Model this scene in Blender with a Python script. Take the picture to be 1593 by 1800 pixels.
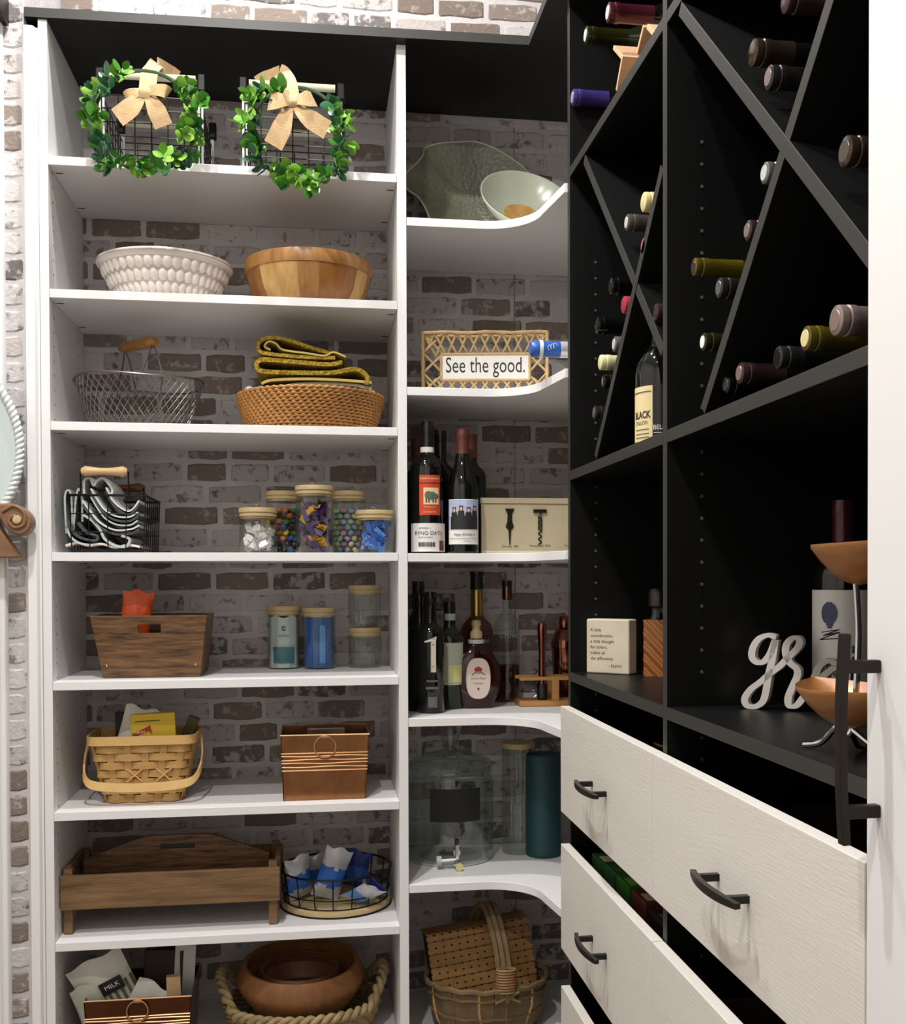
import bpy, bmesh, math, random
from mathutils import Vector, Matrix, Euler
random.seed(7)
PI = math.pi
for o in list(bpy.data.objects): bpy.data.objects.remove(o, do_unlink=True)
SC = bpy.context.scene
COL = SC.collection

# ---------------------------------------------------------------- camera
F, CX, CY = 1897.0, 840.76, 1045.61            # focal length and principal point in pixels of 1593x1800
CAM = Vector((0.5716, -2.483, 1.4)); YAW, PITCH, ROLL = 0.1501, -0.0150, -0.0029
h_ = Vector((math.sin(YAW), math.cos(YAW), 0)); r_ = Vector((math.cos(YAW), -math.sin(YAW), 0)); z_ = Vector((0, 0, 1))
fw = math.cos(PITCH)*h_ + math.sin(PITCH)*z_; up = -math.sin(PITCH)*h_ + math.cos(PITCH)*z_
rt = math.cos(ROLL)*r_ + math.sin(ROLL)*up; up2 = -math.sin(ROLL)*r_ + math.cos(ROLL)*up
cd = bpy.data.cameras.new('camera'); cam = bpy.data.objects.new('camera', cd); COL.objects.link(cam)
cam.matrix_world = Matrix(((rt.x, up2.x, -fw.x, CAM.x), (rt.y, up2.y, -fw.y, CAM.y), (rt.z, up2.z, -fw.z, CAM.z), (0, 0, 0, 1)))
cd.sensor_fit = 'HORIZONTAL'; cd.sensor_width = 36; cd.lens = F/1593*36
cd.shift_x = (796.5-CX)/1593; cd.shift_y = (CY-900)/1593
cd.clip_start = 0.02
SC.camera = cam
def ray(px, py):
    return fw + rt*((px-CX)/F) - up2*((py-CY)/F)
def W(px, py, Y=None, X=None, Z=None):          # a pixel to the point where its sight line meets a plane of the room
    d = ray(px, py)
    t = (Y-CAM.y)/d.y if Y is not None else (X-CAM.x)/d.x if X is not None else (Z-CAM.z)/d.z
    return CAM + d*t

# ---------------------------------------------------------------- light
wd = bpy.data.worlds.new('world'); SC.world = wd; wd.use_nodes = True
wd.node_tree.nodes['Background'].inputs[0].default_value = (0.9, 0.95, 1.0, 1)
wd.node_tree.nodes['Background'].inputs[1].default_value = 0.07
def disk(name, loc, size, power, col, spread=PI):
    l = bpy.data.lights.new(name, 'AREA'); l.shape = 'DISK'; l.size = size; l.energy = power; l.color = col; l.spread = spread
    o = bpy.data.objects.new(name, l); o.location = loc; COL.objects.link(o); return o
CEIL = 3.5
WARM = (1.0, 0.985, 0.975)
for x, y, p in ((0.36, -0.34, 30), (0.20, -1.15, 42), (0.12, -2.30, 38)):
    disk('ceiling_downlight', (x, y, CEIL-0.015), 0.095, p, WARM)
vs = SC.view_settings
vs.view_transform = 'Standard'; vs.look = 'None'; vs.exposure = -0.10; vs.gamma = 1; vs.use_curve_mapping = False

# ---------------------------------------------------------------- materials
M = {}
def srgb(c):
    if isinstance(c, str): c = tuple(int(c[i:i+2], 16)/255 for i in (0, 2, 4))
    return tuple((v/12.92 if v <= 0.04045 else ((v+0.055)/1.055)**2.4) for v in c) + (1,)
def mat(name, col, rough=0.5, metal=0.0, var=None, bump=None, stretch=(1, 1, 1), rnd=0.0, spec=0.5, emit=None, trans=0):
    """var=(second colour, noise scale, contrast); bump=(noise scale, strength); rnd = brightness change from object to object"""
    m = bpy.data.materials.new(name); m.use_nodes = True; M[name] = m
    nt = m.node_tree; b = nt.nodes['Principled BSDF']; L = nt.links
    b.inputs['Base Color'].default_value = srgb(col); b.inputs['Roughness'].default_value = rough
    b.inputs['Metallic'].default_value = metal; b.inputs['Specular IOR Level'].default_value = spec
    if trans: b.inputs['Transmission Weight'].default_value = trans
    vec = None
    if var or bump or rnd:
        tc = nt.nodes.new('ShaderNodeTexCoord'); mp = nt.nodes.new('ShaderNodeMapping'); oi = nt.nodes.new('ShaderNodeObjectInfo')
        mp.inputs['Scale'].default_value = stretch
        ml = nt.nodes.new('ShaderNodeVectorMath'); ml.operation = 'SCALE'; ml.inputs[0].default_value = (7, 11, 5)
        L.new(oi.outputs['Random'], ml.inputs['Scale'])
        ad = nt.nodes.new('ShaderNodeVectorMath'); ad.operation = 'ADD'
        L.new(tc.outputs['Object'], mp.inputs['Vector']); L.new(mp.outputs[0], ad.inputs[0]); L.new(ml.outputs[0], ad.inputs[1])
        vec = ad.outputs[0]
    if var:
        c2, sc, con = var[:3]; mid = var[3] if len(var) > 3 else 0.5
        n = nt.nodes.new('ShaderNodeTexNoise'); n.inputs['Scale'].default_value = sc; n.inputs['Detail'].default_value = 6; n.inputs['Roughness'].default_value = 0.62
        L.new(vec, n.inputs['Vector'])
        r = nt.nodes.new('ShaderNodeValToRGB'); e = r.color_ramp.elements
        e[0].position = mid-con; e[1].position = mid+con; e[0].color = srgb(col); e[1].color = srgb(c2)
        L.new(n.outputs['Fac'], r.inputs[0]); out = r.outputs[0]
        if rnd:
            hs = nt.nodes.new('ShaderNodeHueSaturation'); mr = nt.nodes.new('ShaderNodeMapRange')
            mr.inputs['To Min'].default_value = 1-rnd; mr.inputs['To Max'].default_value = 1+rnd
            L.new(oi.outputs['Random'], mr.inputs[0]); L.new(mr.outputs[0], hs.inputs['Value']); L.new(out, hs.inputs['Color']); out = hs.outputs[0]
        L.new(out, b.inputs['Base Color'])
    if bump:
        n = nt.nodes.new('ShaderNodeTexNoise'); n.inputs['Scale'].default_value = bump[0]; n.inputs['Detail'].default_value = 4
        L.new(vec, n.inputs['Vector'])
        bp = nt.nodes.new('ShaderNodeBump'); bp.inputs['Strength'].default_value = bump[1]; bp.inputs['Distance'].default_value = 0.003
        L.new(n.outputs['Fac'], bp.inputs['Height']); L.new(bp.outputs[0], b.inputs['Normal'])
    return m
def clear(name, tint, gloss=0.05, rough=0.03, base=0.06):           # thin clear or tinted glass
    m = bpy.data.materials.new(name); m.use_nodes = True; M[name] = m
    nt = m.node_tree; nt.nodes.clear(); L = nt.links
    t = nt.nodes.new('ShaderNodeBsdfTransparent'); t.inputs[0].default_value = srgb(tint)
    g = nt.nodes.new('ShaderNodeBsdfGlossy'); g.inputs['Roughness'].default_value = rough
    lw = nt.nodes.new('ShaderNodeLayerWeight'); lw.inputs['Blend'].default_value = 0.35
    ma = nt.nodes.new('ShaderNodeMath'); ma.operation = 'MULTIPLY_ADD'; ma.inputs[1].default_value = 0.32; ma.inputs[2].default_value = base
    mx = nt.nodes.new('ShaderNodeMixShader'); o = nt.nodes.new('ShaderNodeOutputMaterial')
    L.new(lw.outputs['Facing'], ma.inputs[0]); L.new(ma.outputs[0], mx.inputs[0]); L.new(t.outputs[0], mx.inputs[1]); L.new(g.outputs[0], mx.inputs[2]); L.new(mx.outputs[0], o.inputs[0])
    return m
def bands(m, c1, c2, scale, axis, dist=0.0):                        # regular stripes for cloth and print
    nt = m.node_tree; b = nt.nodes['Principled BSDF']; L = nt.links
    tc = nt.nodes.new('ShaderNodeTexCoord'); w = nt.nodes.new('ShaderNodeTexWave'); w.bands_direction = axis
    w.inputs['Scale'].default_value = scale; w.inputs['Distortion'].default_value = dist
    r = nt.nodes.new('ShaderNodeValToRGB'); r.color_ramp.elements[0].position = .45; r.color_ramp.elements[1].position = .55
    r.color_ramp.elements[0].color = srgb(c1); r.color_ramp.elements[1].color = srgb(c2)
    L.new(tc.outputs['Object'], w.inputs[0]); L.new(w.outputs['Fac'], r.inputs[0]); L.new(r.outputs[0], b.inputs['Base Color'])
mat('white', 'E2E0DE', 0.45, bump=(300, 0.02))
mat('panel', 'DAD5CD', 0.5, var=('D4CEC5', 6, .3), bump=(260, 0.16), stretch=(1, .12, 2.2))
mat('trimw', 'E6E4E2', 0.4)
mat('plaster', 'D8D4CE', 0.8)
mat('floor', '8C8178', 0.4, var=('756B62', 5, .3))
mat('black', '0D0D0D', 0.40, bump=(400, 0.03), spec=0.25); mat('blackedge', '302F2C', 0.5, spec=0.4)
mat('mortar', 'CCC8C8', 0.9, var=('B6B1B1', 14, .25), bump=(90, 0.5))
BR = [('857970', 'B0A8A3', .58), ('7D7168', 'A59B94', .60), ('B9B3B1', '7D7674', .58), ('C0BAB8', '8B8482', .60), ('6B6562', 'B0AAA8', .54), ('AFA8A5', '6F6764', .60), ('796C63', '9D918A', .60)]
for i, (a, b, mid) in enumerate(BR): mat('brick%d' % i, a, 0.9, var=(b, 42, .045, mid), bump=(120, 0.7), rnd=0.10)
mat('iron', '151515', 0.45, 0.6)
mat('blackmetal', '2A2623', 0.38, 0.7)
mat('chrome', 'D8D8D8', 0.12, 1.0)
mat('wire', '77726C', 0.42, 0.85)
mat('darkwire', '2E2C2A', 0.4, 0.8)
mat('gold', 'C9A558', 0.25, 1.0)
mat('copper', 'A27550', 0.24, 1.0, var=('744A2B', 9, .25)); mat('copperrose', '8F5B4B', 0.18, 1.0)
mat('copperlite', 'D0A57A', 0.42, 1.0)
mat('bronzebox', '6A3E22', 0.22, 0.75, var=('4A2815', 9, .3))
mat('handlewood', 'D9B98A', 0.45, var=('C9A06C', 8, .3), stretch=(2, 14, 14))
mat('stickwood', 'E8DFC8', 0.5)
mat('lidwood', 'C4AE83', 0.5, var=('B0976A', 10, .3), stretch=(1, 12, 12))
mat('acacia', 'A67A45', 0.38, var=('8A5828', 9, .2), stretch=(5, 5, 0.7))
mat('acacia2', 'C3A063', 0.38, var=('A8763C', 9, .2), stretch=(5, 5, 0.7))
mat('acacia3', '96622F', 0.38, var=('7C4C22', 9, .2), stretch=(5, 5, 0.7))
mat('redbowl', '7A4C2E', 0.4, var=('54321D', 9, .25), stretch=(4, 4, 1))
mat('redbowl2', '8F6038', 0.4, var=('6B4424', 9, .25), stretch=(4, 4, 1))
mat('cratewood', '7C5836', 0.4, var=('38230F', 14, .16), stretch=(1, 6, 9), bump=(60, .2))
mat('oldwood', '8C6B45', 0.7, var=('523A22', 9, .22), stretch=(.7, 6, 6), bump=(70, .4))
mat('pinewood', 'D8B08A', 0.55, var=('C2946B', 20, .3), stretch=(3, 3, 12))
mat('scrollwood', '8A6645', 0.45, var=('6B4A2E', 8, .3), stretch=(2, 6, 6))
mat('splint', 'C59A5E', 0.6, var=('A87E45', 14, .3), stretch=(3, 3, 9))
mat('splintlite', 'D8B272', 0.55, var=('C39A5C', 14, .3))
mat('rattan', 'B98443', 0.55, var=('8F5E29', 60, .25))
mat('cane', 'CDB07C', 0.6, var=('A7875A', 40, .25))
mat('seagrass', 'A89368', 0.75, var=('75623F', 50, .25))
mat('vinebark', '75603F', 0.75, var=('54432B', 30, .25))
mat('checker', '8F6838', 0.6, var=('76522A', 30, .3))
mat('burlap', 'CBAE84', 0.9, var=('B4946A', 60, .25), bump=(500, .5))
mat('leafa', '2F6B1E', 0.35, var=('4D8A2A', 20, .3)); mat('leafb', '6BA035', 0.38, var=('8CBF4A', 20, .3)); mat('leafc', '1E4A2A', 0.3, var=('376B45', 20, .3))
mat('stem', '2C4A22', 0.6)
mat('ceramic', 'E4DCD6', 0.3, var=('D3C8C0', 25, .25)); mat('ceramicwash', 'A8978B', 0.4, var=('C9BDB4', 30, .2))
mat('sage', '7C7C69', 0.42, var=('5E6050', 9, .25))
def dimpled(m, scale, strength):                                   # small raised cells, as on stippled glaze or knit
    nt = m.node_tree; tc = nt.nodes.new('ShaderNodeTexCoord'); v = nt.nodes.new('ShaderNodeTexVoronoi'); v.inputs['Scale'].default_value = scale
    bp = nt.nodes.new('ShaderNodeBump'); bp.inputs['Strength'].default_value = strength; bp.inputs['Distance'].default_value = 0.004; bp.invert = True
    nt.links.new(tc.outputs['Object'], v.inputs['Vector']); nt.links.new(v.outputs['Distance'], bp.inputs['Height']); nt.links.new(bp.outputs[0], nt.nodes['Principled BSDF'].inputs['Normal'])
dimpled(M['sage'], 105, .38)
mat('celadon', 'BFC3B0', 0.22, var=('9FA592', 7, .3))
mat('yellowknit', 'B3952F', 0.9, var=('7E6414', 130, .12), bump=(140, 1.0))
dimpled(M['yellowknit'], 120, 1.0)
mat('yellowpale', 'C4AE62', 0.9, bump=(200, .3)); mat('beigecloth', 'B0A68F', 0.9, bump=(200, .3)); mat('whitecloth', 'D5D5DA', 0.9, bump=(200, .3)); mat('darkcloth', '2A2621', 0.9)
bands(mat('towel', 'C4C8C6', 0.95), '55595A', 'B4B8B6', 60, 'Y', .6); mat('toweldark', '44484A', .95, bump=(200, .4)); mat('towelwhite', 'D2D4D2', .95, bump=(200, .4))
mat('towelplain', 'AEB3B0', 0.95, bump=(200, .4)); mat('pinkcloth', 'C9B2A8', 0.95, var=('EDE5DD', 40, .2))
for n, c in dict(yellow='D9BC2E', orange='C46A23', blue='2D5A9E', green='2F7348', brown='3A2618', purple='3C2050', pink='B88F9B', mint='9DBE93', sky='8FA7BE', lemon='C9C689', lilac='9A86AA', goldw='C9962F', bluew='2B5FB0', bluel='5C93D6', navy='24357A', teal='2F6E75', packet='C4CDCB', bluepack='315E9E').items(): mat(n, c, 0.32)
mat('foil', 'D8CFCF', 0.3, 0.5)
mat('silverbag', 'B9BBC0', 0.35, 0.4, bump=(60, .6)); mat('whitebag', 'C9C8BE', 0.45, bump=(60, .6)); mat('orangebag', 'D9541A', 0.35, bump=(60, .6))
mat('yellowbox', 'D2B22B', 0.5); mat('redlabel', '9E2B22', 0.5); mat('olivepack', '4A4A1E', 0.5); mat('cardbrown', '4A3326', 0.7)
mat('darkglass', '0C0E0B', 0.06); mat('greenglass', '1D2412', 0.06); mat('whiskey', '2E0F08', 0.06)
clear('glass', 'F4F7F5', base=0.03); clear('thickglass', 'EDF2F0', base=0.07); clear('ribglass', 'EEF2EF', base=0.05); clear('amberliq', 'C9924A')
mat('paper', 'E2DFDA', 0.6); mat('cream', 'E0CFA0', 0.6, var=('D2BE8B', 6, .3)); mat('orangelabel', 'C4401F', 0.55); mat('ink', '1C1B1A', 0.6); mat('greyink', '77736E', 0.6); mat('photo', '8B93B8', 0.5, var=('C4C9DE', 40, .25)); mat('skin', 'C9A48E', 0.6); mat('pinkpaper', 'D9C4B8', 0.6)
mat('boxcream', 'B7AB8C', 0.65, var=('A5987A', 6, .3)); mat('chalk', '1A1A1A', 0.8); mat('tealwax', '173F44', 0.55, bump=(200, .3)); mat('frost', 'B9BDB8', 0.35)
mat('marble', 'D6CCB8', 0.5, var=('C0B39B', 9, .2)); mat('blackcap', '171514', 0.3)
mat('whitewood', 'C9C2BA', 0.6); mat('headblue', '3E4468', 0.5); mat('amberglass', '8A4F1C', 0.15, spec=.8); mat('bamboo', 'C08F55', 0.5, var=('A87741', 12, .3), stretch=(1, 9, 9))
mat('mirrorglass', 'C9D6D2', 0.12, 0.3); mat('ropewhite', 'D2D8D4', 0.5); mat('boxwood', '3A2A20', 0.6); mat('greencart', '2F6B22', 0.5); mat('redcart', '5B2A20', 0.5); mat('hole', '4A4A48', 0.5); mat('mixbrown', '20150F', .6)

# ---------------------------------------------------------------- mesh helpers
class G:
    def __init__(s): s.v = []; s.f = []; s.m = []
    def add(s, vs, fs, mi=0):
        n = len(s.v); s.v += [tuple(v) for v in vs]; s.f += [tuple(i+n for i in f) for f in fs]; s.m += [mi]*len(fs); return s
    def box(s, c, d, rot=None, mi=0):
        R = rot.to_matrix() if isinstance(rot, Euler) else rot
        vs = [Vector((x*d[0]/2, y*d[1]/2, z*d[2]/2)) for x in (-1, 1) for y in (-1, 1) for z in (-1, 1)]
        if R is not None: vs = [R @ v for v in vs]
        return s.add([v+Vector(c) for v in vs], [(0, 1, 3, 2), (4, 6, 7, 5), (0, 4, 5, 1), (2, 3, 7, 6), (0, 2, 6, 4), (1, 5, 7, 3)], mi)
    def bb(s, a, b, mi=0): return s.box([(a[i]+b[i])/2 for i in range(3)], [abs(a[i]-b[i]) for i in range(3)], mi=mi)
    def lathe(s, prof, n=40, c=(0, 0, 0), mi=0, mod=None, mat=None, caps=(True, True)):
        vs = []
        for j, (r, z) in enumerate(prof):
            for i in range(n):
                a = 2*PI*i/n; rr = r + (mod(a, z, j) if mod else 0)
                p = Vector((rr*math.cos(a), rr*math.sin(a), z))
                if mat is not None: p = mat @ p
                vs.append(p+Vector(c))
        k = len(prof); fs = [(j*n+i, j*n+(i+1) % n, (j+1)*n+(i+1) % n, (j+1)*n+i) for j in range(k-1) for i in range(n)]
        if caps[0] and prof[0][0] > 1e-6: fs.append(tuple(reversed(range(n))))
        if caps[1] and prof[-1][0] > 1e-6: fs.append(tuple(range((k-1)*n, k*n)))
        return s.add(vs, fs, mi)
    def tube(s, pts, r, n=6, closed=False, mi=0):
        pts = [Vector(p) for p in pts]; N = len(pts); vs = []
        ref = None
        for i, p in enumerate(pts):
            t = (pts[(i+1) % N]-pts[i-1]) if closed else (pts[min(i+1, N-1)]-pts[max(i-1, 0)])
            if t.length < 1e-9: t = Vector((0, 0, 1))
            t.normalize()
            if ref is None: ref = t.orthogonal()
            ref = (ref - t*ref.dot(t)); ref = ref.normalized() if ref.length > 1e-6 else t.orthogonal().normalized()
            b = t.cross(ref); rr = r(i/(max(N-1, 1))) if callable(r) else r
            vs += [p+(ref*math.cos(2*PI*k/n)+b*math.sin(2*PI*k/n))*rr for k in range(n)]
        fs = [(i*n+k, i*n+(k+1) % n, ((i+1) % N)*n+(k+1) % n, ((i+1) % N)*n+k) for i in range(N if closed else N-1) for k in range(n)]
        if not closed: fs += [tuple(reversed(range(n))), tuple(range((N-1)*n, N*n))]
        return s.add(vs, fs, mi)
    def ribbon(s, pts, wid, w, th=0.0012, mi=0, closed=False):
        """flat strip along pts; wid = width direction (one vector or one per point), w = width (number or one per point)"""
        pts = [Vector(p) for p in pts]; N = len(pts); vs = []
        for i, p in enumerate(pts):
            t = (pts[(i+1) % N]-pts[i-1]) if closed else (pts[min(i+1, N-1)]-pts[max(i-1, 0)])
            u = Vector(wid[i] if isinstance(wid, list) else wid).normalized(); nn = t.cross(u)
            nn = nn.normalized() if nn.length > 1e-7 else Vector((0, 1, 0)); ww = w[i] if isinstance(w, list) else w
            vs += [p-u*ww/2-nn*th/2, p+u*ww/2-nn*th/2, p+u*ww/2+nn*th/2, p-u*ww/2+nn*th/2]
        fs = [(i*4+k, i*4+(k+1) % 4, ((i+1) % N)*4+(k+1) % 4, ((i+1) % N)*4+k) for i in range(N if closed else N-1) for k in range(4)]
        if not closed: fs += [(3, 2, 1, 0), tuple(range((N-1)*4, N*4))]
        return s.add(vs, fs, mi)
    def prism(s, poly, a, b, ax='z', mi=0):
        """poly (u,v) extruded from a to b along ax; ax z: (x,y), y: (x,z), x: (y,z)"""
        f = {'z': lambda u, v, t: (u, v, t), 'y': lambda u, v, t: (u, t, v), 'x': lambda u, v, t: (t, u, v)}[ax]; n = len(poly)
        return s.add([f(u, v, a) for u, v in poly]+[f(u, v, b) for u, v in poly],
                     [tuple(range(n-1, -1, -1)), tuple(range(n, 2*n))]+[(i, (i+1) % n, n+(i+1) % n, n+i) for i in range(n)], mi)
    def ball(s, c, r, n=10, sq=(1, 1, 1), mi=0, rot=None):
        R = rot.to_matrix() if rot else Matrix.Identity(3); k = n//2
        prof = [(math.sin(PI*j/k)*1.0, -math.cos(PI*j/k)) for j in range(k+1)]
        vs = []; 
        for (a, z) in prof:
            for i in range(n):
                t = 2*PI*i/n; vs.append(R @ Vector((a*math.cos(t)*r*sq[0], a*math.sin(t)*r*sq[1], z*r*sq[2]))+Vector(c))
        return s.add(vs, [(j*n+i, j*n+(i+1) % n, (j+1)*n+(i+1) % n, (j+1)*n+i) for j in range(k) for i in range(n)], mi)
    def patch(s, r, z0, z1, a0, a1, n=14, th=0.0005, mi=0):          # label on a cylinder
        vs = []
        for i in range(n+1):
            a = a0+(a1-a0)*i/n
            for rr in (r, r+th):
                for z in (z0, z1): vs.append((rr*math.cos(a), rr*math.sin(a), z))
        fs = []
        for i in range(n):
            p, q = i*4, i*4+4; fs += [(p+2, q+2, q+3, p+3), (p, p+1, q+1, q), (p+1, p+3, q+3, q+1), (p, q, q+2, p+2)]
        fs += [(0, 2, 3, 1), (n*4, n*4+1, n*4+3, n*4+2)]
        return s.add(vs, fs, mi)
    def mesh(s, name, mats, smooth=True, ang=42):
        me = bpy.data.meshes.new(name); me.from_pydata(s.v, [], s.f)
        for m in (mats if isinstance(mats, (list, tuple)) else [mats]): me.materials.append(M[m])
        for p, mi in zip(me.polygons, s.m): p.material_index = mi
        bm = bmesh.new(); bm.from_mesh(me); bmesh.ops.remove_doubles(bm, verts=bm.verts, dist=1e-6); bmesh.ops.recalc_face_normals(bm, faces=bm.faces); bm.to_mesh(me); bm.free()
        if smooth:
            for p in me.polygons: p.use_smooth = True
            me.set_sharp_from_angle(angle=math.radians(ang))
        return me
def link(name, me, parent=None, loc=(0, 0, 0), rot=None):
    o = bpy.data.objects.new(name, me); COL.objects.link(o); o.parent = parent; o.location = loc
    if rot is not None: o.rotation_euler = rot
    return o
def obj(name, g, mats, parent=None, loc=(0, 0, 0), rot=None, smooth=True, ang=42, bevel=0, label=None):
    o = link(name, g.mesh(name, mats, smooth, ang), parent, loc, rot)
    if bevel:
        b = o.modifiers.new('bevel', 'BEVEL'); b.width = bevel; b.segments = 2; b.limit_method = 'ANGLE'; b.angle_limit = math.radians(50)
    if label: o['label'] = label
    return o
def tag(o, label, cat, group=None):
    o['label'] = label; o['category'] = cat
    if group: o['group'] = group
    return o
def thing(name, label, cat, loc=(0, 0, 0), rotz=0, group=None):
    o = bpy.data.objects.new(name, None); COL.objects.link(o); o.empty_display_size = .03
    o.location = loc; o.rotation_euler = (0, 0, rotz); return tag(o, label, cat, group)
def struct(name, g, m, parent=None, **k):
    o = obj(name, g, m, parent, **k)
    if parent is None: o['kind'] = 'structure'
    return o
_tc = {}
def text(s, size, sx=1.0, shear=0.0, align='CENTER', bold=0.0):      # lettering outlines as flat triangles in the x-z plane
    key = (s, size, sx, shear, align, bold)
    if key not in _tc:
        c = bpy.data.curves.new('t', 'FONT'); c.body = s; c.size = size; c.align_x = align; c.align_y = 'CENTER'; c.shear = shear; c.resolution_u = 3; c.offset = bold
        o = bpy.data.objects.new('t', c); COL.objects.link(o)
        bpy.context.view_layer.update()
        me = o.evaluated_get(bpy.context.evaluated_depsgraph_get()).to_mesh()
        _tc[key] = ([(v.co.x*sx, v.co.y) for v in me.vertices], [tuple(p.vertices) for p in me.polygons])
        bpy.data.objects.remove(o, do_unlink=True); bpy.data.curves.remove(c)
    return _tc[key]
def put_text(g, s, size, x=0, z=0, y=0, mi=0, cyl=None, **k):
    """flat lettering facing -y, or wrapped round a vertical cylinder of radius cyl whose front is angle y"""
    vs, fs = text(s, size, **k)
    if cyl: g.add([(cyl*math.cos(y+(u+x)/cyl), cyl*math.sin(y+(u+x)/cyl), v+z) for u, v in vs], fs, mi)
    else: g.add([(u+x, y, v+z) for u, v in vs], fs, mi)
    return g
def smooth_path(pts, n=8, closed=False):                             # Catmull-Rom through the points
    P = [Vector(p) for p in pts]; N = len(P); out = []
    for i in range(N if closed else N-1):
        a, b, c, d = (P[(i-1) % N], P[i], P[(i+1) % N], P[(i+2) % N]) if closed else (P[max(i-1, 0)], P[i], P[i+1], P[min(i+2, N-1)])
        for k in range(n):
            t = k/n; out.append(0.5*((2*b)+(c-a)*t+(2*a-5*b+4*c-d)*t*t+(3*b-a-3*c+d)*t**3))
    if not closed: out.append(P[-1])
    return out
FRONT = -PI/2
# ================================================================ the room
D, WB = 0.360, 0.762
XF, XW = 1.0997, 1.46                      # front of the dark unit, right wall
YG, YM, YE = -0.2603, -0.9065, -1.5445
SH = [2.3262, 2.0369, 1.7475, 1.4602, 1.1753, 0.8870, 0.5976, 0.3090]
CH = [2.2292, 1.8412, 1.4588, 1.0771, 0.6913, 0.3050]
T = 0.019
TOP = 2.6213
def bxo(name, a, b, m, parent=None, bevel=0, **k): return obj(name, G().bb(a, b), m, parent, bevel=bevel, smooth=False, **k)
struct('floor', G().bb((-1.2, -3.3, -0.05), (XW+.1, D+.1, 0)), 'floor', smooth=False)
struct('ceiling', G().bb((-1.2, -3.3, CEIL), (XW+.1, D+.1, CEIL+.05)), 'plaster', smooth=False)
wall_back = struct('wall_back', G().bb((-0.6, D, 0), (XW+.1, D+.06, CEIL)), 'mortar', smooth=False)
struct('wall_right', G().bb((XW, -3.3, 0), (XW+.06, D, CEIL)), 'plaster', smooth=False)
struct('wall_left', G().bb((-1.2, -3.3, 0), (-1.14, D+.06, CEIL)), 'plaster', smooth=False)
struct('wall_front', G().bb((-1.14, -3.3, 0), (XW, -3.24, CEIL)), 'plaster', smooth=False)
wall_corner = struct('wall_corner', G().bb((-1.14, 0.004, 0), (-0.049, D, CEIL)), 'mortar', smooth=False)
# bricks
def brick_mesh(i, L, H, t=0.0024):
    rnd = random.Random(i); n = 4; pts = []
    def jit(): return rnd.uniform(-.0022, .0022)
    for k in range(n): pts.append((-L/2+L*k/n + (.004 if k == 0 else 0), -H/2+jit()))
    for k in range(2): pts.append((L/2+jit()*.6, -H/2+.004+(H-.008)*k))
    for k in range(n): pts.append((L/2-L*k/n - (.004 if k == 0 else 0), H/2+jit()))
    for k in range(2): pts.append((-L/2+jit()*.6, H/2-.004-(H-.008)*k))
    m = len(pts); g = G()
    inn = [(x*(1-.004/L*2), y*(1-.0035/H*2)) for x, y in pts]
    g.add([(x, 0, y) for x, y in pts]+[(x, -t, y) for x, y in inn], [tuple(range(m, 2*m))]+[(k, (k+1) % m, m+(k+1) % m, m+k) for k in range(m)])
    return g
PITCH_Z, HB = 0.0558, 0.0445
mcache = {}
def bmesh_for(i, L, mi):
    key = (i, round(L, 3), mi)
    if key not in mcache: mcache[key] = brick_mesh(i, L, HB).mesh('brick', 'brick%d' % mi, True, 25)
    return mcache[key]
def hidden(x, z):
    z0 = 1.4+(z-1.4)*(2.483/2.843); x0 = CAM.x+(x-CAM.x)*(2.483/2.843)
    lo, hi = min(z, z0), max(z, z0)
    if lo < TOP < hi: return True
    return any(lo < s and s-T < hi for s in (SH if x0 < .77 else CH))
rb = random.Random(3); cand = []
WTS = [2, 2, 3, 4, 2, 4, 2]
for r in range(int(2.75/PITCH_Z)):
    z = 0.335+r*PITCH_Z; x = -0.03-(0.07 if r % 2 else 0)+rb.uniform(-.012, .012)
    while x < 1.2:
        L = rb.choice((0.120, 0.132, 0.132, 0.096))
        cx = x+L/2
        mi = rb.choices(range(7), WTS)[0]
        if cx+L/2 > -.045 and z < 3.08:
            vis = sum(not hidden(cx+u*L/2.2, z+v*HB/2.2) for u in (-1, 0, 1) for v in (-1, 0, 1))
            cand.append((vis, z, cx, L, mi, rb.randrange(4)))
        x += L+0.0125
order = sorted(range(len(cand)), key=lambda i: (-(cand[i][0] > 3), -cand[i][1]))
keep = set(order[:298]); rest = G()
for i, (vis, z, cx, L, mi, k) in enumerate(cand):
    if i in keep: link('brick', bmesh_for(k, L, mi), wall_back, (cx, D, z))
    else:
        b = brick_mesh(k, L, HB); rest.add([(x+cx, y+D, zz+z) for x, y, zz in b.v], b.f, mi)
ro = obj('bricks', rest, ['brick%d' % i for i in range(7)], wall_back); ro['kind'] = 'stuff'
for r in range(50):
    z = 0.29+r*PITCH_Z
    L = .074+rb.uniform(-.006, .004); mi = rb.choices(range(7), WTS)[0]
    link('brick', bmesh_for(r % 4, round(L, 2), mi), wall_corner, (-.0545-L/2, .004, z))
seam = W(905, 850, Y=D).x
bxo('wallpaper_seam', (seam-.0007, D-.0028, .3), (seam+.0007, D, 2.6), 'greyink', wall_back)
# trims left of the shelves
g = G(); g.prism([(-.0485, .012), (-.0485, -.010), (-.045, -.014), (-.028, -.014), (-.0245, -.010), (-.0235, -.004), (-.0195, -.004), (-.0195, .012)], 0, TOP-.022, 'z')
struct('trim_1', g, 'trimw')
g = G(); g.prism([(-.19, .004), (-.19, -.028), (-.128, -.028), (-.118, -.024), (-.108, -.024), (-.103, -.018), (-.094, -.018), (-.0905, -.014), (-.0905, .004)], 0, 2.64, 'z')
struct('trim_2', g, 'trimw')
g = G(); g.bb((-.42, -.09, 2.60), (-.078, .0, 2.70)); o = struct('trim_3', g, 'black', bevel=.002)

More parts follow.
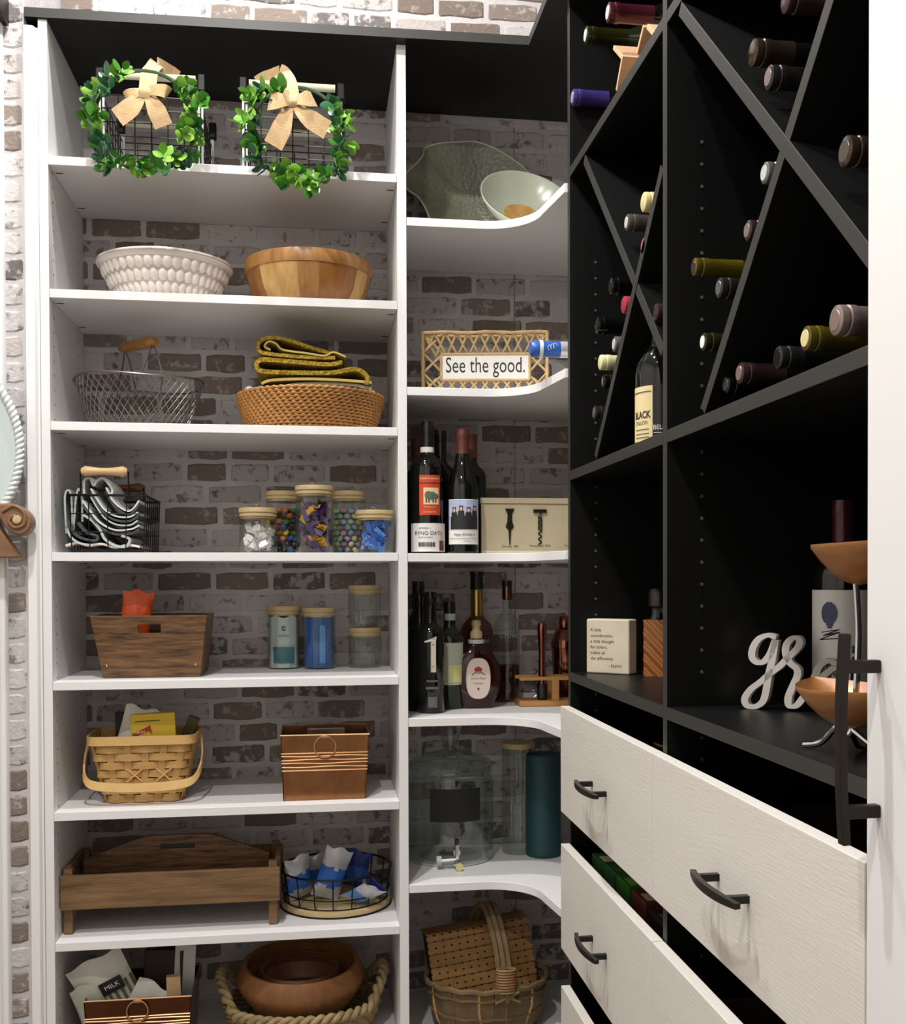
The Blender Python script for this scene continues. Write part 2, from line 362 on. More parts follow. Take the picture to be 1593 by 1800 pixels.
# ================================================================ white shelving
su = thing('shelf_unit', 'tall white open shelving unit with eight straight shelves', 'shelves')
bxo('side_panel', (-.019, 0, 0), (0, D-.003, TOP-.0005), 'white', su, .0008)
bxo('divider_panel', (WB, 0, 0), (WB+.021, D-.003, TOP-.0005), 'white', su, .0008)
for z in SH: bxo('shelf', (0.0005, 0, z-T), (WB-.0005, D-.003, z), 'white', su, .0008)
g = G()
for s in SH[:4]:                           # shelf pegs and cam slots under the boards
    for x in (.012, WB-.012):
        for y in (.05, .28): g.box((x, y, s-T-.0006), (.016, .0025, .0012))
obj('shelf_clip', g, 'iron', su, smooth=False)['kind'] = 'stuff'
g = G()
for k in range(62):
    for y in (.04, .29): g.lathe([(.0022, 0), (.0022, .0006)], 8, (0, y, .35+k*.032), mat=Matrix.Rotation(PI/2, 3, 'Y'))
obj('peg_hole', g, 'greyink', su)['kind'] = 'stuff'
cu = thing('corner_shelf_unit', 'white corner shelving with curved front shelves beside the dark wine cabinet', 'shelves', (WB+.0215, 0, 0))
def corner_poly():
    p = [(0.0003, D-.003), (0.0003, 0), (.175, 0)]
    for k in range(1, 9):
        a = PI/2-PI/2*k/8; p.append((.175+.118*math.cos(a), -.118+.118*math.sin(a)))
    x1 = XF-WB-.0215
    p += [(x1-.006, YG+.0004), (XW-WB-.0215-.0005, YG+.0004), (XW-WB-.0215-.0005, D-.003)]
    return p
for z in CH: obj('curved_shelf', G().prism(corner_poly(), z-T, z), 'white', cu, bevel=.0008, ang=30)
# dark top board over everything
tb = G().prism([(-.046, D-.003), (-.046, -.006), (1.0624, -.040), (1.0624, -2.2), (XW-.001, -2.2), (XW-.001, D-.003)], TOP, TOP+.0205)
tbo = obj('top_board', tb, 'black', smooth=False); tag(tbo, 'black L-shaped board roofing the shelves below the bright bricks', 'board')

# ================================================================ dark wine cabinet
wc = thing('wine_cabinet', 'black built-in wine cabinet with diagonal racks above white drawers', 'cabinet', (XF, YG, 0))
def wp(x, y, z): return (x-XF, y-YG, z)
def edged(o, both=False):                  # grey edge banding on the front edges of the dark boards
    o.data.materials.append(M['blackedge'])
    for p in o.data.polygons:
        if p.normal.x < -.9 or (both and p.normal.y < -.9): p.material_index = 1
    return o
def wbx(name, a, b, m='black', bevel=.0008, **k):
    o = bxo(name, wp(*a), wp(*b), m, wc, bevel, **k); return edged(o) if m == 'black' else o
XB = XW-.011
wbx('gable_panel', (XF, YG-.0005, 0), (XB, YG-T, TOP-.0005))
wbx('upright_panel', (XF, YM+T, 0), (XB, YM, TOP-.0005))
wbx('upright_panel', (XF, YE-.0005, 0), (XB, YE-T, TOP-.0005))
wbx('back_panel', (XB+.0005, YG-.0005, 0), (XW-.0005, YE-T, TOP-.0005), bevel=0)
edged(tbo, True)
A, TA, B, AA = 1.6244, .0195, 1.2042, 2.254
bays = ((YG-T, YM+T), (YM, YE-.0005))
for y1, y0 in bays:
    for z in (AA, A, B, .30):
        wbx('shelf', (XF, y1-.0004, z-TA), (XB, y0+.0004, z))
def diag(ya, za, yb, zb, x0=0.0):
    a = Vector((0, ya, za)); b = Vector((0, yb, zb)); d = (b-a).normalized(); n = Vector((0, -d.z, d.y))*.0095
    g = G(); q = [a-n, b-n, b+n, a+n]
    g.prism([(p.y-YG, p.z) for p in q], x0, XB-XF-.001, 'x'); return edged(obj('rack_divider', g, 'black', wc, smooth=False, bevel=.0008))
diag(-.486, A+.007, YM+T+.004, 2.028)
diag(YM+T+.006, 1.748, -.398, AA-TA-.008, .0012)
diag(-1.056, A+.007, YE+.002, 2.113, .0012)
diag(-.966, AA-TA-.008, YE+.004, 1.678)
g = G()
for yy in (YG-T, YM):
    for k in range(44):
        z = .62+k*.0335
        if abs(z-A) < .03 or abs(z-B) < .03: continue
        for x in (.055,): g.lathe([(.0028, 0), (.0026, .001)], 8, (x, yy-YG-.0008, z), mat=Matrix.Rotation(PI/2, 3, 'X'))
obj('peg_hole', g, 'hole', wc)['kind'] = 'stuff'
# drawers
XD = XF-.021
def handle_mesh():
    g = G(); n = 14; L = .150; pts = []
    for i in range(n+1):
        u = i/n*2-1; pts.append((-.034+.010*u*u-.000, u*L/2, .0))
    wid = [.0105*(1-.35*abs(i/n*2-1)**3) for i in range(n+1)]
    g.ribbon(pts, (0, 0, 1), wid, .0075)
    for u in (-.048, .048): g.bb((-.031, u-.0045, -.0045), (0, u+.0045, .0045))
    return g.mesh('handle', 'blackmetal', True, 30)
HM = handle_mesh()
DZ = [(1.1334, .9122), (.8442, .6248), (.5453, .3260)]
for (y1, y0), side in zip(((-.2792, -.8960), (-.8990, -1.5425)), (0, 1)):
    for zt, zb in DZ:
        fr = wbx('drawer', (XD, y1, zb), (XF-.002, y0, zt), 'panel', .0012)
        gb = G(); x0, x1, ya, yb = XF+.004, XB-.02, y1-.025, y0+.025
        if side == 0: ya -= 0.0
        zz = zt-.085
        gb.bb(wp(x0, ya, zb+.005), wp(x1, yb, zb+.017)); gb.bb(wp(x0, ya, zb+.017), wp(x1, ya-.012, zz)); gb.bb(wp(x0, yb, zb+.017), wp(x1, yb+.012, zz)); gb.bb(wp(x1-.012, ya, zb+.017), wp(x1, yb, zz))
        obj('drawer_box', gb, 'boxwood', fr, smooth=False)
        link('handle', HM, fr, wp(XD, (y1+y0)/2+(-.0 if side else .0), (zt+zb)/2-.004))
# tall white door at the near end
tc_ = thing('tall_cabinet', 'tall white cabinet with a long black bar handle at the right edge', 'cabinet', (XF, YE-T-.001, 0))
bxo('body', (0, 0, 0), (XW-XF-.001, -.60, TOP-.0005), 'white', tc_)
dr = bxo('door', (-.021, .0185, .05), (-.002, -.598, TOP-.006), 'white', tc_, .0012)
ph = [W(1545, y, X=XD) for y in (1171, 1425)]
yh = (ph[0].y+ph[1].y)/2-(YE-T-.001)
g = G(); z1, z0 = ph[0].z+.030, ph[1].z-.030
g.ribbon([(-.021-.033-.000, yh, z0), (-.021-.036, yh, z0*.75+z1*.25), (-.021-.037, yh, (z0+z1)/2), (-.021-.036, yh, z0*.25+z1*.75), (-.021-.033, yh, z1)], (0, 1, 0), .0115, .008)
for p in ph: g.bb((-.021-.036, yh-.005, p.z-.006), (-.021, yh+.005, p.z+.006))
obj('handle', g, 'blackmetal', dr, smooth=False, bevel=.0015)
# ================================================================ things on the straight shelves
def mpp(P): return fw.dot(Vector(P)-CAM)/F
def XY(px, py, z): p = W(px, py, Z=z); return p.x, p.y
def stuff(o): o['kind'] = 'stuff'; return o
# ---- wire crates with pale handle bars, wreaths in front
def wire_crate(label, px0, px1, pyb, Y0, Y1, z, hbody):
    X0, X1 = W(px0, pyb, Y=Y0).x, W(px1, pyb, Y=Y0).x; zb = W((px0+px1)/2, pyb, Y=Y0).z-z
    t = thing('wire_crate', label, 'basket', ((X0+X1)/2, Y0, z), group='wire crates on the top shelf')
    w, d = (X1-X0)/2, Y1-Y0
    for y in (0.004, d-.004):
        for s in (-1, 1):
            obj('post', G().bb((s*w-.006, y-.002, .001), (s*w+.006, y+.002, zb-.004)), 'frost', t, smooth=False)
        hb = obj('handle_bar', G().tube([(-w+.010, y, zb), (w-.010, y, zb)], .0085, 14), 'stickwood', t)
        for s in (-1, 1): obj('end_bracket', G().bb((s*(w+.003)-.009, y-.011, zb-.028), (s*(w+.003)+.009, y+.0105, zb+.011)), 'iron', hb, bevel=.003)
    g = G(); r = .0016
    for h in [k*hbody/5 for k in range(6)]:
        g.tube([(-w, 0, h+.003), (w, 0, h+.003), (w, d, h+.003), (-w, d, h+.003)], r, 5, True)
    n = 6
    for k in range(n+1):
        x = -w+2*w*k/n; g.tube([(x, 0, hbody), (x, 0, .003), (x, d, .003), (x, d, hbody)], r, 5)
    for k in range(1, 8):
        y = d*k/8; g.tube([(-w, y, hbody), (-w, y, .003), (w, y, .003), (w, y, hbody)], r, 5)
    stuff(obj('wire_mesh', g, 'darkwire', t)); return t
wire_crate('black wire crate with pale handle bar behind the left wreath', 178, 352, 134, .03, .30, SH[0]+.0005, .15)
wire_crate('black wire crate with pale handle bar behind the right wreath', 430, 597, 150, .03, .30, SH[0]+.0005, .15)
def leaf_mesh(mname):
    g = G(); L, Wd = .027, .0145; pr = [(0, .0012), (.18, .55), (.42, 1), (.68, .92), (.88, .55), (1, .05)]
    vs = []
    for u, w in pr:
        for s in (-1, 0, 1): vs.append((s*w*Wd*(.55 if False else .62), u*L, abs(s)*w*.0022+u*u*.004))
    g.add(vs, [(i*3+k, i*3+k+1, i*3+k+4, i*3+k+3) for i in range(5) for k in range(2)])
    return g.mesh('leaf', mname, True, 80)
LEAF = [leaf_mesh(m) for m in ('leafa', 'leafb', 'leafc')]
def wreath(label, px, py, Rx, Rz, Y, seed, gap, bow):
    c = W(px, py, Y=Y); k = mpp(c); rnd = random.Random(seed)
    t = thing('wreath', label, 'wreath', c, group='boxwood wreaths with burlap bows')
    a0 = 2*PI*rnd.random(); ring = [(Rx*k*math.cos(a), .0, Rz*k*math.sin(a)) for a in [2*PI*i/36 for i in range(36)]]
    obj('twig_ring', G().tube(ring, .004, 6, True), 'stem', t)
    n = 46
    for i in range(n):
        a = 2*PI*(i+rnd.uniform(-.35, .35))/n
        if gap[0] < math.degrees(a) % 360 < gap[1]: continue
        rr = rnd.uniform(.80, 1.17)
        b = Vector((Rx*k*math.cos(a)*rr, rnd.uniform(-.028, .010), Rz*k*math.sin(a)*rr))
        out = Vector((math.cos(a)*rnd.uniform(-.2, 1)-math.sin(a)*rnd.uniform(-.9, .9), rnd.uniform(-1.2, -.25), math.sin(a)*rnd.uniform(-.2, 1)+math.cos(a)*rnd.uniform(-.9, .9))).normalized()
        tone = rnd.choices((0, 1, 2), (4, 3 if math.sin(a) > -.2 else 2, 3))[0]
        q = out.to_track_quat('Y', 'Z')
        for j in range(6):
            ph = j*2.4+rnd.random(); tilt = rnd.uniform(.35, 1.15)
            e = q @ Euler((0, ph, 0)).to_quaternion() @ Euler((tilt*(1 if j < 5 else .2), 0, 0)).to_quaternion()
            o = link('leaf', LEAF[tone if rnd.random() < .75 else rnd.randrange(3)], t, b+out*(j*.0032-.004))
            o.rotation_mode = 'QUATERNION'; o.rotation_quaternion = e; s = rnd.uniform(.85, 1.25); o.scale = (s, s, s)
    # burlap bow
    bw = None
    for nm, pts, wd in bow:
        P = [W(x, y, Y=Y+yo)-c for x, y, yo in pts]
        S = smooth_path(P, 6)
        dirs = []
        for i, p in enumerate(S):
            tv = (S[min(i+1, len(S)-1)]-S[max(i-1, 0)]).normalized(); u = tv.cross(Vector((0, -1, 0)))
            dirs.append(u if u.length > .2 else Vector((1, 0, 0)))
        if isinstance(wd, tuple):
            N = len(S)-1; ww = [(wd[0]+(wd[1]-wd[0])*min(1, i/N*1.7))*k for i in range(N+1)]
        else: ww = wd*k
        o = obj(nm, G().ribbon(S, dirs, ww, .0014), 'burlap', bw or t)
        if nm == 'bow_knot': bw = o
    return t
wreath('green leafy wreath whose burlap strap loops off to the right of its bow', 256, 213, 86, 88, -.045, 3, (52, 112), [
    ('bow_knot', [(256, 149, -.034), (254, 160, -.038), (253, 172, -.034)], 20),
    ('strap', [(277, 112, .06), (272, 116, .05), (263, 128, .0), (259, 160, -.02)], 29),
    ('strap', [(277, 112, .055), (288, 118, .07), (301, 127, .09), (312, 136, .10)], 24),
    ('bow_tail', [(251, 162, -.03), (240, 178, -.034), (226, 192, -.034), (206, 207, -.03)], (14, 34)),
    ('bow_tail', [(259, 162, -.03), (268, 180, -.036), (277, 198, -.036), (288, 222, -.03)], (14, 32)),
    ('bow_loop', [(257, 161, -.03), (272, 158, -.042), (290, 160, -.040), (296, 166, -.030)], (14, 23)),
    ('bow_loop', [(252, 161, -.026), (240, 163, -.034), (226, 167, -.030), (221, 172, -.022)], (12, 20))])
wreath('green leafy wreath whose burlap strap loops off to the left of its full bow', 524, 236, 80, 82, -.045, 8, (38, 112), [
    ('bow_knot', [(512, 168, -.034), (513, 178, -.040), (514, 188, -.034)], 17),
    ('strap', [(490, 127, .06), (497, 130, .05), (506, 145, .0), (511, 172, -.02)], 31),
    ('strap', [(490, 127, .055), (480, 131, .07), (466, 137, .09), (452, 146, .10)], 24),
    ('bow_tail', [(508, 182, -.03), (502, 205, -.036), (493, 230, -.036), (480, 256, -.03)], (14, 34)),
    ('bow_tail', [(519, 182, -.03), (534, 200, -.038), (552, 214, -.036), (576, 229, -.03)], (14, 34)),
    ('bow_loop', [(510, 178, -.03), (498, 176, -.044), (482, 177, -.042), (473, 180, -.028)], (12, 30)),
    ('bow_loop', [(516, 177, -.03), (530, 174, -.044), (544, 173, -.042), (552, 175, -.028)], (12, 28))])
# ---- white carved bowl and wooden salad bowl
c = W(291, 468, Y=.172); z = SH[1]; R = 234/2*mpp(c)*.985; Hh = c.z-z
t = thing('ceramic_bowl', 'white ceramic bowl with carved oval dimples beside the wooden bowl', 'bowl', (c.x, c.y, z+.0005))
def dimple(a, zz, j):
    u = zz/Hh
    if u < .12 or u > .84: return 0
    row = int((u-.12)/.24); fz = ((u-.12)/.24) % 1; n = 42; fa = ((a/(2*PI)*n)+(row % 2)*.5) % 1
    d = ((fa-.5)*2)**2+((fz-.5)*2)**2
    return .0042*max(0, 1-d) if d < 1 else 0
prof = [(.052*R/.16, 0)]+[(R*(.58+.42*(u**.78)), Hh*u) for u in [i/60 for i in range(1, 56)]]
prof += [(R*1.0, Hh*.93), (R*1.012, Hh*.96), (R*1.0, Hh), (R*.965, Hh*.99), (R*.80, Hh*.5), (R*.5, Hh*.1), (.001, Hh*.09)]
g = G().lathe(prof, 420, mod=lambda a, zz, j: dimple(a, zz, j) if j < 56 else 0)
for fi, f in enumerate(g.f):
    if len(f) == 4:
        v = g.v[f[0]]; j = f[0]//420; u = v[2]/Hh
        if j < 55 and .12 < u < .84 and dimple(2*PI*(f[0] % 420)/420, v[2], j) < .0006: g.m[fi] = 1
        elif 55 < j < 58: g.m[fi] = 1 if j == 56 else 0
obj('body', g, ['ceramic', 'ceramicwash'], t, ang=75)
c = W(543, 467, Y=.165); R = 224/2*mpp(c)*.985; Hh = c.z-z
t = thing('salad_bowl', 'round wooden salad bowl made of glued staves beside the white bowl', 'bowl', (c.x, c.y, z+.0005))
pf = [(R*.62, 0), (R*.78, Hh*.12), (R*.90, Hh*.38), (R*.965, Hh*.68), (R*.975, Hh*.74), (R*.94, Hh*.74), (R*.86, Hh*.4), (R*.70, Hh*.14), (R*.5, Hh*.09)]
NS = 18
for k in range(NS):
    a0, a1 = 2*PI*k/NS, 2*PI*(k+1)/NS; g = G(); vs = []
    for i in range(4):
        a = a0+(a1-a0)*i/3*.996
        vs += [(r*math.cos(a), r*math.sin(a), zz) for r, zz in pf]
    n = len(pf); g.add(vs, [(i*n+j, i*n+j+1, (i+1)*n+j+1, (i+1)*n+j) for i in range(3) for j in range(n-1)])
    obj('stave', g, ('acacia', 'acacia2', 'acacia3')[(k*5+k//3) % 3], t, ang=60)
obj('bottom', G().lathe([(.001, .0), (R*.63, .0), (R*.56, Hh*.11), (.001, Hh*.10)], 40), 'acacia3', t)
obj('rim', G().lathe([(R*.955, Hh*.735), (R*.99, Hh*.745), (R*1.0, Hh*.80), (R*1.0, Hh*.95), (R*.985, Hh), (R*.94, Hh), (R*.925, Hh*.95), (R*.93, Hh*.735), (R*.955, Hh*.735)], 64), 'acacia', t)
# ---- grey wire egg basket
z = SH[2]; c = W(246, 674, Y=.175); k = mpp(c); R = 109*k; Hh = c.z-z
t = thing('wire_egg_basket', 'grey wire mesh egg basket with a tilted wooden grip', 'basket', (c.x, c.y, z+.0005))
def rimz(a): return Hh+.004*math.cos(3*a+.5)
def bp(a, u): 
    rr = .70+.30*u**.8; return (R*rr*math.cos(a), R*.96*rr*math.sin(a), .004+(rimz(a)-.004)*u)
obj('rim', G().tube([bp(2*PI*i/48, 1) for i in range(48)], .0026, 6, True), 'wire', t)
obj('base_ring', G().tube([bp(2*PI*i/48, 0) for i in range(48)], .0026, 6, True), 'wire', t)
g = G()
for i in range(46):
    for s in (-1, 1): g.tube([bp(2*PI*i/46+s*u*.60, u) for u in [j/7 for j in range(8)]], .0011, 4)
for i in range(5): g.tube([(-R*.62+R*.31*i, -R*.4, .004), (-R*.62+R*.31*i, R*.4, .004)] if 0 < i < 4 else [(-R*.5*.9, 0, .004), (R*.5*.9, 0, .004)], .0011, 4)
stuff(obj('wire_mesh', g, 'wire', t))
for a in (.4, 2.1, 3.5, 5.2): obj('rib', G().tube([bp(a, u) for u in [j/7 for j in range(8)]], .0018, 5), 'wire', t)
ga, gb = W(219, 611, Y=.205)-c, W(267, 602, Y=.115)-c; dz = Vector((0, 0, c.z-z)); ga += dz; gb += dz
grip = obj('grip', G().tube([ga+(gb-ga)*u for u in (-.12, -.08, .0, .1, .3, .5, .7, .9, 1.0, 1.08, 1.12)], lambda u: .013*(1 if .12 < u < .88 else .72)*(1.0 if u < .6 else 1.05), 14), mats='acacia', parent=t)
for e, tx in ((ga, (2.09, 1.78)), (gb, (-1.42, -1.08))):
    for f in tx:
        top = Vector(bp(f, 1))
        obj('bail_wire', G().tube(smooth_path([e, e*.6+top*.4+Vector((.003, 0, 0)), top], 5), .0018, 5), 'wire', grip)
# ---- rattan bowl with folded cloths
def coil_bowl(t, R0, R1, Hh, rows, nst, m, rr=None, amp=.0022, name='weave'):
    g = G()
    for j in range(rows):
        u = (j+.5)/rows; R = R0+(R1-R0)*u**.62; zc = Hh*u; h = Hh/rows*.62; n = nst*4; vs = []; q = 6
        for i in range(n):
            a = 2*PI*i/n; b = amp*math.sin(nst*a+j*1.9)
            for kk in range(q):
                th = 2*PI*kk/q; vs.append(((R+b+h*math.cos(th))*math.cos(a), (R+b+h*math.cos(th))*math.sin(a), zc+h*math.sin(th)+b*.35))
        g.add(vs, [(i*q+kk, i*q+(kk+1) % q, ((i+1) % n)*q+(kk+1) % q, ((i+1) % n)*q+kk) for i in range(n) for kk in range(q)])
    return stuff(obj(name, g, m, t, ang=180))
c = W(547, 700, Y=.165); R = 128*mpp(c); Hh = c.z-z
rbt = thing('rattan_bowl', 'wide honey rattan bowl holding folded yellow cloth', 'bowl', (c.x, c.y, z+.002))
coil_bowl(rbt, R*.80, R*.985, Hh, 13, 62, 'rattan')
obj('bottom', G().lathe([(.001, .002), (R*.8, .002), (R*.8, .008), (.001, .008)], 40), 'rattan', rbt)
def cloth(name, label, m, px, Y, width, th, group=None):
    P = [W(x, y, Y=Y) for x, y in px]; b = Vector((sum(p.x for p in P)/len(P), Y, min(p.z for p in P)))
    return tag(obj(name, G().ribbon(smooth_path([p-b for p in P], 7), (0, 1, 0), width, th), m, loc=b, ang=70), label, 'cloth', group)
GC = 'folded cloths in the rattan bowl'
cloth('folded_cloth', 'white crumpled cloth at the left rim of the rattan bowl', 'whitecloth', [(432, 700), (440, 690), (452, 694), (462, 689), (474, 696), (486, 691), (500, 697)], .155, .14, .006, GC)
cloth('folded_cloth', 'beige folded cloth under the yellow knit', 'beigecloth', [(655, 700), (600, 694), (540, 695), (500, 692), (520, 687), (570, 685), (622, 688), (650, 694)], .16, .17, .007, GC)
cloth('folded_cloth', 'dark folded cloth low in the rattan bowl stack', 'darkcloth', [(630, 704), (560, 702), (480, 701), (452, 694), (462, 688), (480, 690)], .17, .17, .006, GC)
cloth('folded_cloth', 'pale yellow folded cloth between knit and beige cloth', 'yellowpale', [(650, 684), (600, 680), (540, 678), (482, 680), (463, 686)], .158, .18, .006, GC)
cloth('folded_cloth', 'mustard yellow knit cloth folded in the middle of the stack', 'yellowknit', [(640, 688), (642, 674), (622, 662), (580, 668), (520, 668), (468, 666), (456, 660), (456, 650), (470, 646), (520, 650), (575, 654), (600, 650)], .16, .19, .010, GC)
cloth('folded_cloth', 'mustard yellow knit cloth rolled on top of the stack', 'yellowknit', [(588, 642), (540, 641), (490, 637), (462, 632), (457, 621), (465, 611), (485, 608), (515, 614), (545, 624), (580, 634)], .16, .18, .008, GC)
cloth('folded_cloth', 'pale edge of cloth curled inside the top roll', 'yellowpale', [(478, 628), (468, 622), (476, 614), (488, 618), (500, 628), (540, 634), (570, 638), (585, 632), (606, 640)], .155, .175, .004, GC)
# ---- black wire basket with striped towels
z = SH[3]; Y0, Y1 = .03, .25
X0, X1 = W(124, 920, Y=Y0).x, W(254, 920, Y=Y0).x; zt = W(190, 871, Y=Y0).z-z; w = (X1-X0)/2; d = Y1-Y0
t = thing('wire_basket', 'black wire basket with turned wooden handles full of striped towels', 'basket', ((X0+X1)/2, Y0, z+.0005))
for nm, h in (('rim', zt), ('base_frame', .004)):
    s = 1.04 if h > .01 else .97
    obj(nm, G().tube([(-w*s, 0, h), (w*s, 0, h), (w*s, d, h), (-w*s, d, h)], .0028, 6, True), 'iron', t)
g = G()
for hh in (zt*.36, zt*.68): g.tube([(-w*1.02, 0, hh), (w*1.02, 0, hh), (w*1.02, d, hh), (-w*1.02, d, hh)], .0014, 5, True)
for q in range(5):
    x = -w+2*w*q/4
    for y in (0, d): g.tube([(x*1.04, y, zt), (x*.97, y, .004)], .0014, 5)
for q in range(1, 7):
    y = d*q/7
    for s in (-1, 1): g.tube([(s*w*1.04, y, zt), (s*w*.97, y, .004)], .0014, 5)
    g.tube([(-w, y, .004), (w, y, .004)], .0014, 5)
stuff(obj('wire_mesh', g, 'iron', t))
for y, zh, m in ((0, W(184, 829, Y=Y0).z-z, 'handlewood'), (d, zt+.035, 'redbowl')):  # back handle's shade is put into its darker red wood colour
    a, b = (W(143, 830, Y=Y0).x-(X0+X1)/2, W(224, 830, Y=Y0).x-(X0+X1)/2)
    hw = obj('handle', G().tube([(a+(b-a)*u, y, zh) for u in [i/12 for i in range(13)]], lambda u: .0125*(1-.38*math.cos((u-.5)*PI*.9)**2)*(0.55 if u in (0, 1) else 1), 14), m, t)
    for x in (a-.002, b+.002): obj('handle_wire', G().tube([(x, y, zh), (x, y, zt)], .002, 6), 'iron', hw)
zt0 = z
def towel(label, m, px, Y, width, th=.0075): return cloth('towel', label, m, px, Y, width, th, 'towels in the black wire basket')
towel('grey striped towel folded upright at the basket left end', 'towel', [(130, 940), (127, 880), (133, 866), (138, 880), (141, 935), (146, 880), (151, 864), (156, 880), (157, 920)], .12, .15, .0042)
towel('white bunched towel peaking under the wooden handle', 'towelwhite', [(160, 872), (160, 850), (170, 846), (176, 858), (182, 850), (192, 846), (202, 856), (208, 868), (200, 880)], .12, .15, .0050)
for lab, m, dy, th in (('white', 'towelwhite', 0, .0034), ('dark', 'toweldark', 7, .0050), ('grey striped', 'towel', 14, .0034)):
    towel(lab+' towel fold swooping below the white peak', m, [(172, 864+dy), (184, 884+dy), (197, 901+dy), (216, 911+dy), (238, 912+dy), (252, 904+dy)], .11, .16, th)
for lab, m, dy, th in (('pale', 'towelwhite', 0, .0034), ('charcoal', 'toweldark', 7, .0048)):
    towel(lab+' towel fold sweeping across the basket middle', m, [(158, 884+dy), (172, 904+dy), (188, 922+dy), (212, 934+dy), (240, 933+dy), (254, 926+dy)], .11, .16, th)
for lab, m, dy, th in (('silvery', 'towelwhite', 0, .0034), ('black', 'toweldark', 6, .0044)):
    towel(lab+' towel fold curled at the basket right', m, [(198, 862+dy), (208, 882+dy), (222, 896+dy), (236, 902+dy), (246, 896+dy), (254, 884+dy)], .11, .16, th)
towel('plain grey towel hanging in the basket lower middle', 'towelplain', [(158, 908), (174, 918), (188, 934), (196, 950), (214, 961), (232, 962), (238, 950), (224, 944)], .11, .16, .0055)
towel('dark folded towel in the basket lower left', 'toweldark', [(132, 916), (140, 936), (156, 948), (180, 952), (182, 944), (164, 938), (150, 922)], .11, .16, .0055)
towel('striped towel end beside the dark one at lower left', 'towel', [(130, 926), (138, 946), (154, 957), (176, 960)], .11, .16, .0045)
towel('pinkish cloth lying on the basket bottom', 'pinkcloth', [(130, 961), (150, 956), (168, 961), (190, 958), (214, 964), (236, 960), (256, 963)], .12, .17, .005)
# ---- glass jars with wooden lids
def jar(label, px, pw, ytop, Y, z, group, ribs=0, py=None):
    c = W(px, ytop, Y=Y); k = mpp(c); r = pw/2*k; H = c.z-z-.0005
    t = thing('storage_jar', label, 'jar', (c.x, Y, z+.0005), group=group); hl = min(.021, H*.2)
    mod = (lambda a, zz, j: .0006*math.cos(ribs*a)) if ribs else None
    obj('glass', G().lathe([(.001, .002), (r*.95, .0), (r, .004), (r, H-hl)], 72 if not ribs else ribs*4, mod=mod, caps=(False, False)), 'ribglass' if ribs else 'glass', t)
    lid = obj('lid', G().lathe([(r*.92, H-hl-.004), (r*.92, H-hl+.001), (r*1.0, H-hl+.001), (r*1.0, H-hl+.006), (r*.965, H-hl+.007), (r*.965, H-hl+.009), (r*1.03, H-hl+.010), (r*1.035, H-.004), (r*1.02, H-.001), (.001, H-.001)], 48), 'lidwood', t)
    lp = [(.006*math.cos(a)-.004, 0, H+.003+.0045*math.sin(a)) for a in [PI*i/8-.2 for i in range(10)]]
    obj('loop', G().tube(lp, .0011, 5), 'gold', lid)
    return t, c.x, Y, z+.0035, r, H-hl
GJ = 'lidded jars of sweets'
j1 = jar('short glass jar of silver wrapped sweets with wooden lid', 454, 66, 893, .075, z, GJ)
j3 = jar('tall middle glass jar of purple wrapped chocolates with wooden lid', 553, 66, 854, .065, z, GJ)
j5 = jar('short glass jar of blue wrapped bars with wooden lid', 659, 66, 897, .075, z, GJ)
j2 = jar('tall glass jar of bright button sweets standing behind on the left', 498, 62, 864, .185, z, GJ)
j4 = jar('tall glass jar of pastel button sweets standing behind on the right', 613, 60, 864, .185, z, GJ)
def candy_mesh(m):
    return G().ball((0, 0, 0), .0082, 10, (1, 1, .72)).mesh('button_sweet', m)
def buttons(j, cols, label, group, h, seed):
    t, x, y, zz, r, H = j; rnd = random.Random(seed); ms = [(n, candy_mesh(n)) for n in cols]; R = r-.0092
    rows = int(h/.0135)
    for q in range(rows):
        n = int(2*PI*R/.0172)
        for i in range(n):
            a = 2*PI*(i+(q % 2)*.5)/n+rnd.uniform(-.05, .05); nm, me = rnd.choice(ms)
            o = link('button_sweet', me, None, (x+R*math.cos(a), y+R*math.sin(a), zz+.0072+q*.0135), (rnd.uniform(-.8, .8), rnd.uniform(-.8, .8), 0))
            tag(o, label % nm, 'sweet', group)
buttons(j2, ['yellow', 'orange', 'blue', 'green', 'brown'], 'bright %s candy-coated sweet in the tall rear jar', 'bright button sweets in the left rear jar', .115, 1)
buttons(j4, ['pink', 'mint', 'sky', 'lemon', 'lilac'], 'pastel %s candy-coated sweet in the tall rear jar', 'pastel button sweets in the right rear jar', .108, 2)
for q, (jj, mm) in enumerate(((j2, 'brown'), (j4, 'lilac'))): pass
def wrapped_mesh(m, L, w, h):
    g = G(); g.box((0, 0, 0), (L*.62, w, h))
    for s in (-1, 1):
        g.add([(s*L*.31, -w*.2, 0), (s*L*.31, w*.2, 0), (s*L*.5, w*.62, h*.45), (s*L*.5, w*.1, -h*.5), (s*L*.5, -w*.55, h*.4)], [(0, 2, 3), (0, 3, 4), (0, 1, 2)])
    return g.mesh('wrapped_sweet', m, False)
def wrapped(j, cols, label, group, L, w, h, spots, seed, seen):
    t, x, y, zz, r, H = j; rnd = random.Random(seed); ms = [wrapped_mesh(m, L, w, h) for m in cols]
    for i, (a, f, zf) in enumerate(spots):
        rot = (rnd.uniform(-.5, .5), rnd.uniform(-.6, .6), a+PI/2+rnd.uniform(-.6, .6)) if rnd.random() < .6 else (rnd.uniform(-.4, .4), rnd.uniform(.6, 1.3), a+PI/2)
        o = link('wrapped_sweet', ms[i % len(ms)], None, (x+(r*f)*math.cos(a), y+(r*f)*math.sin(a), zz+zf), rot)
        tag(o, label, 'sweet', group)
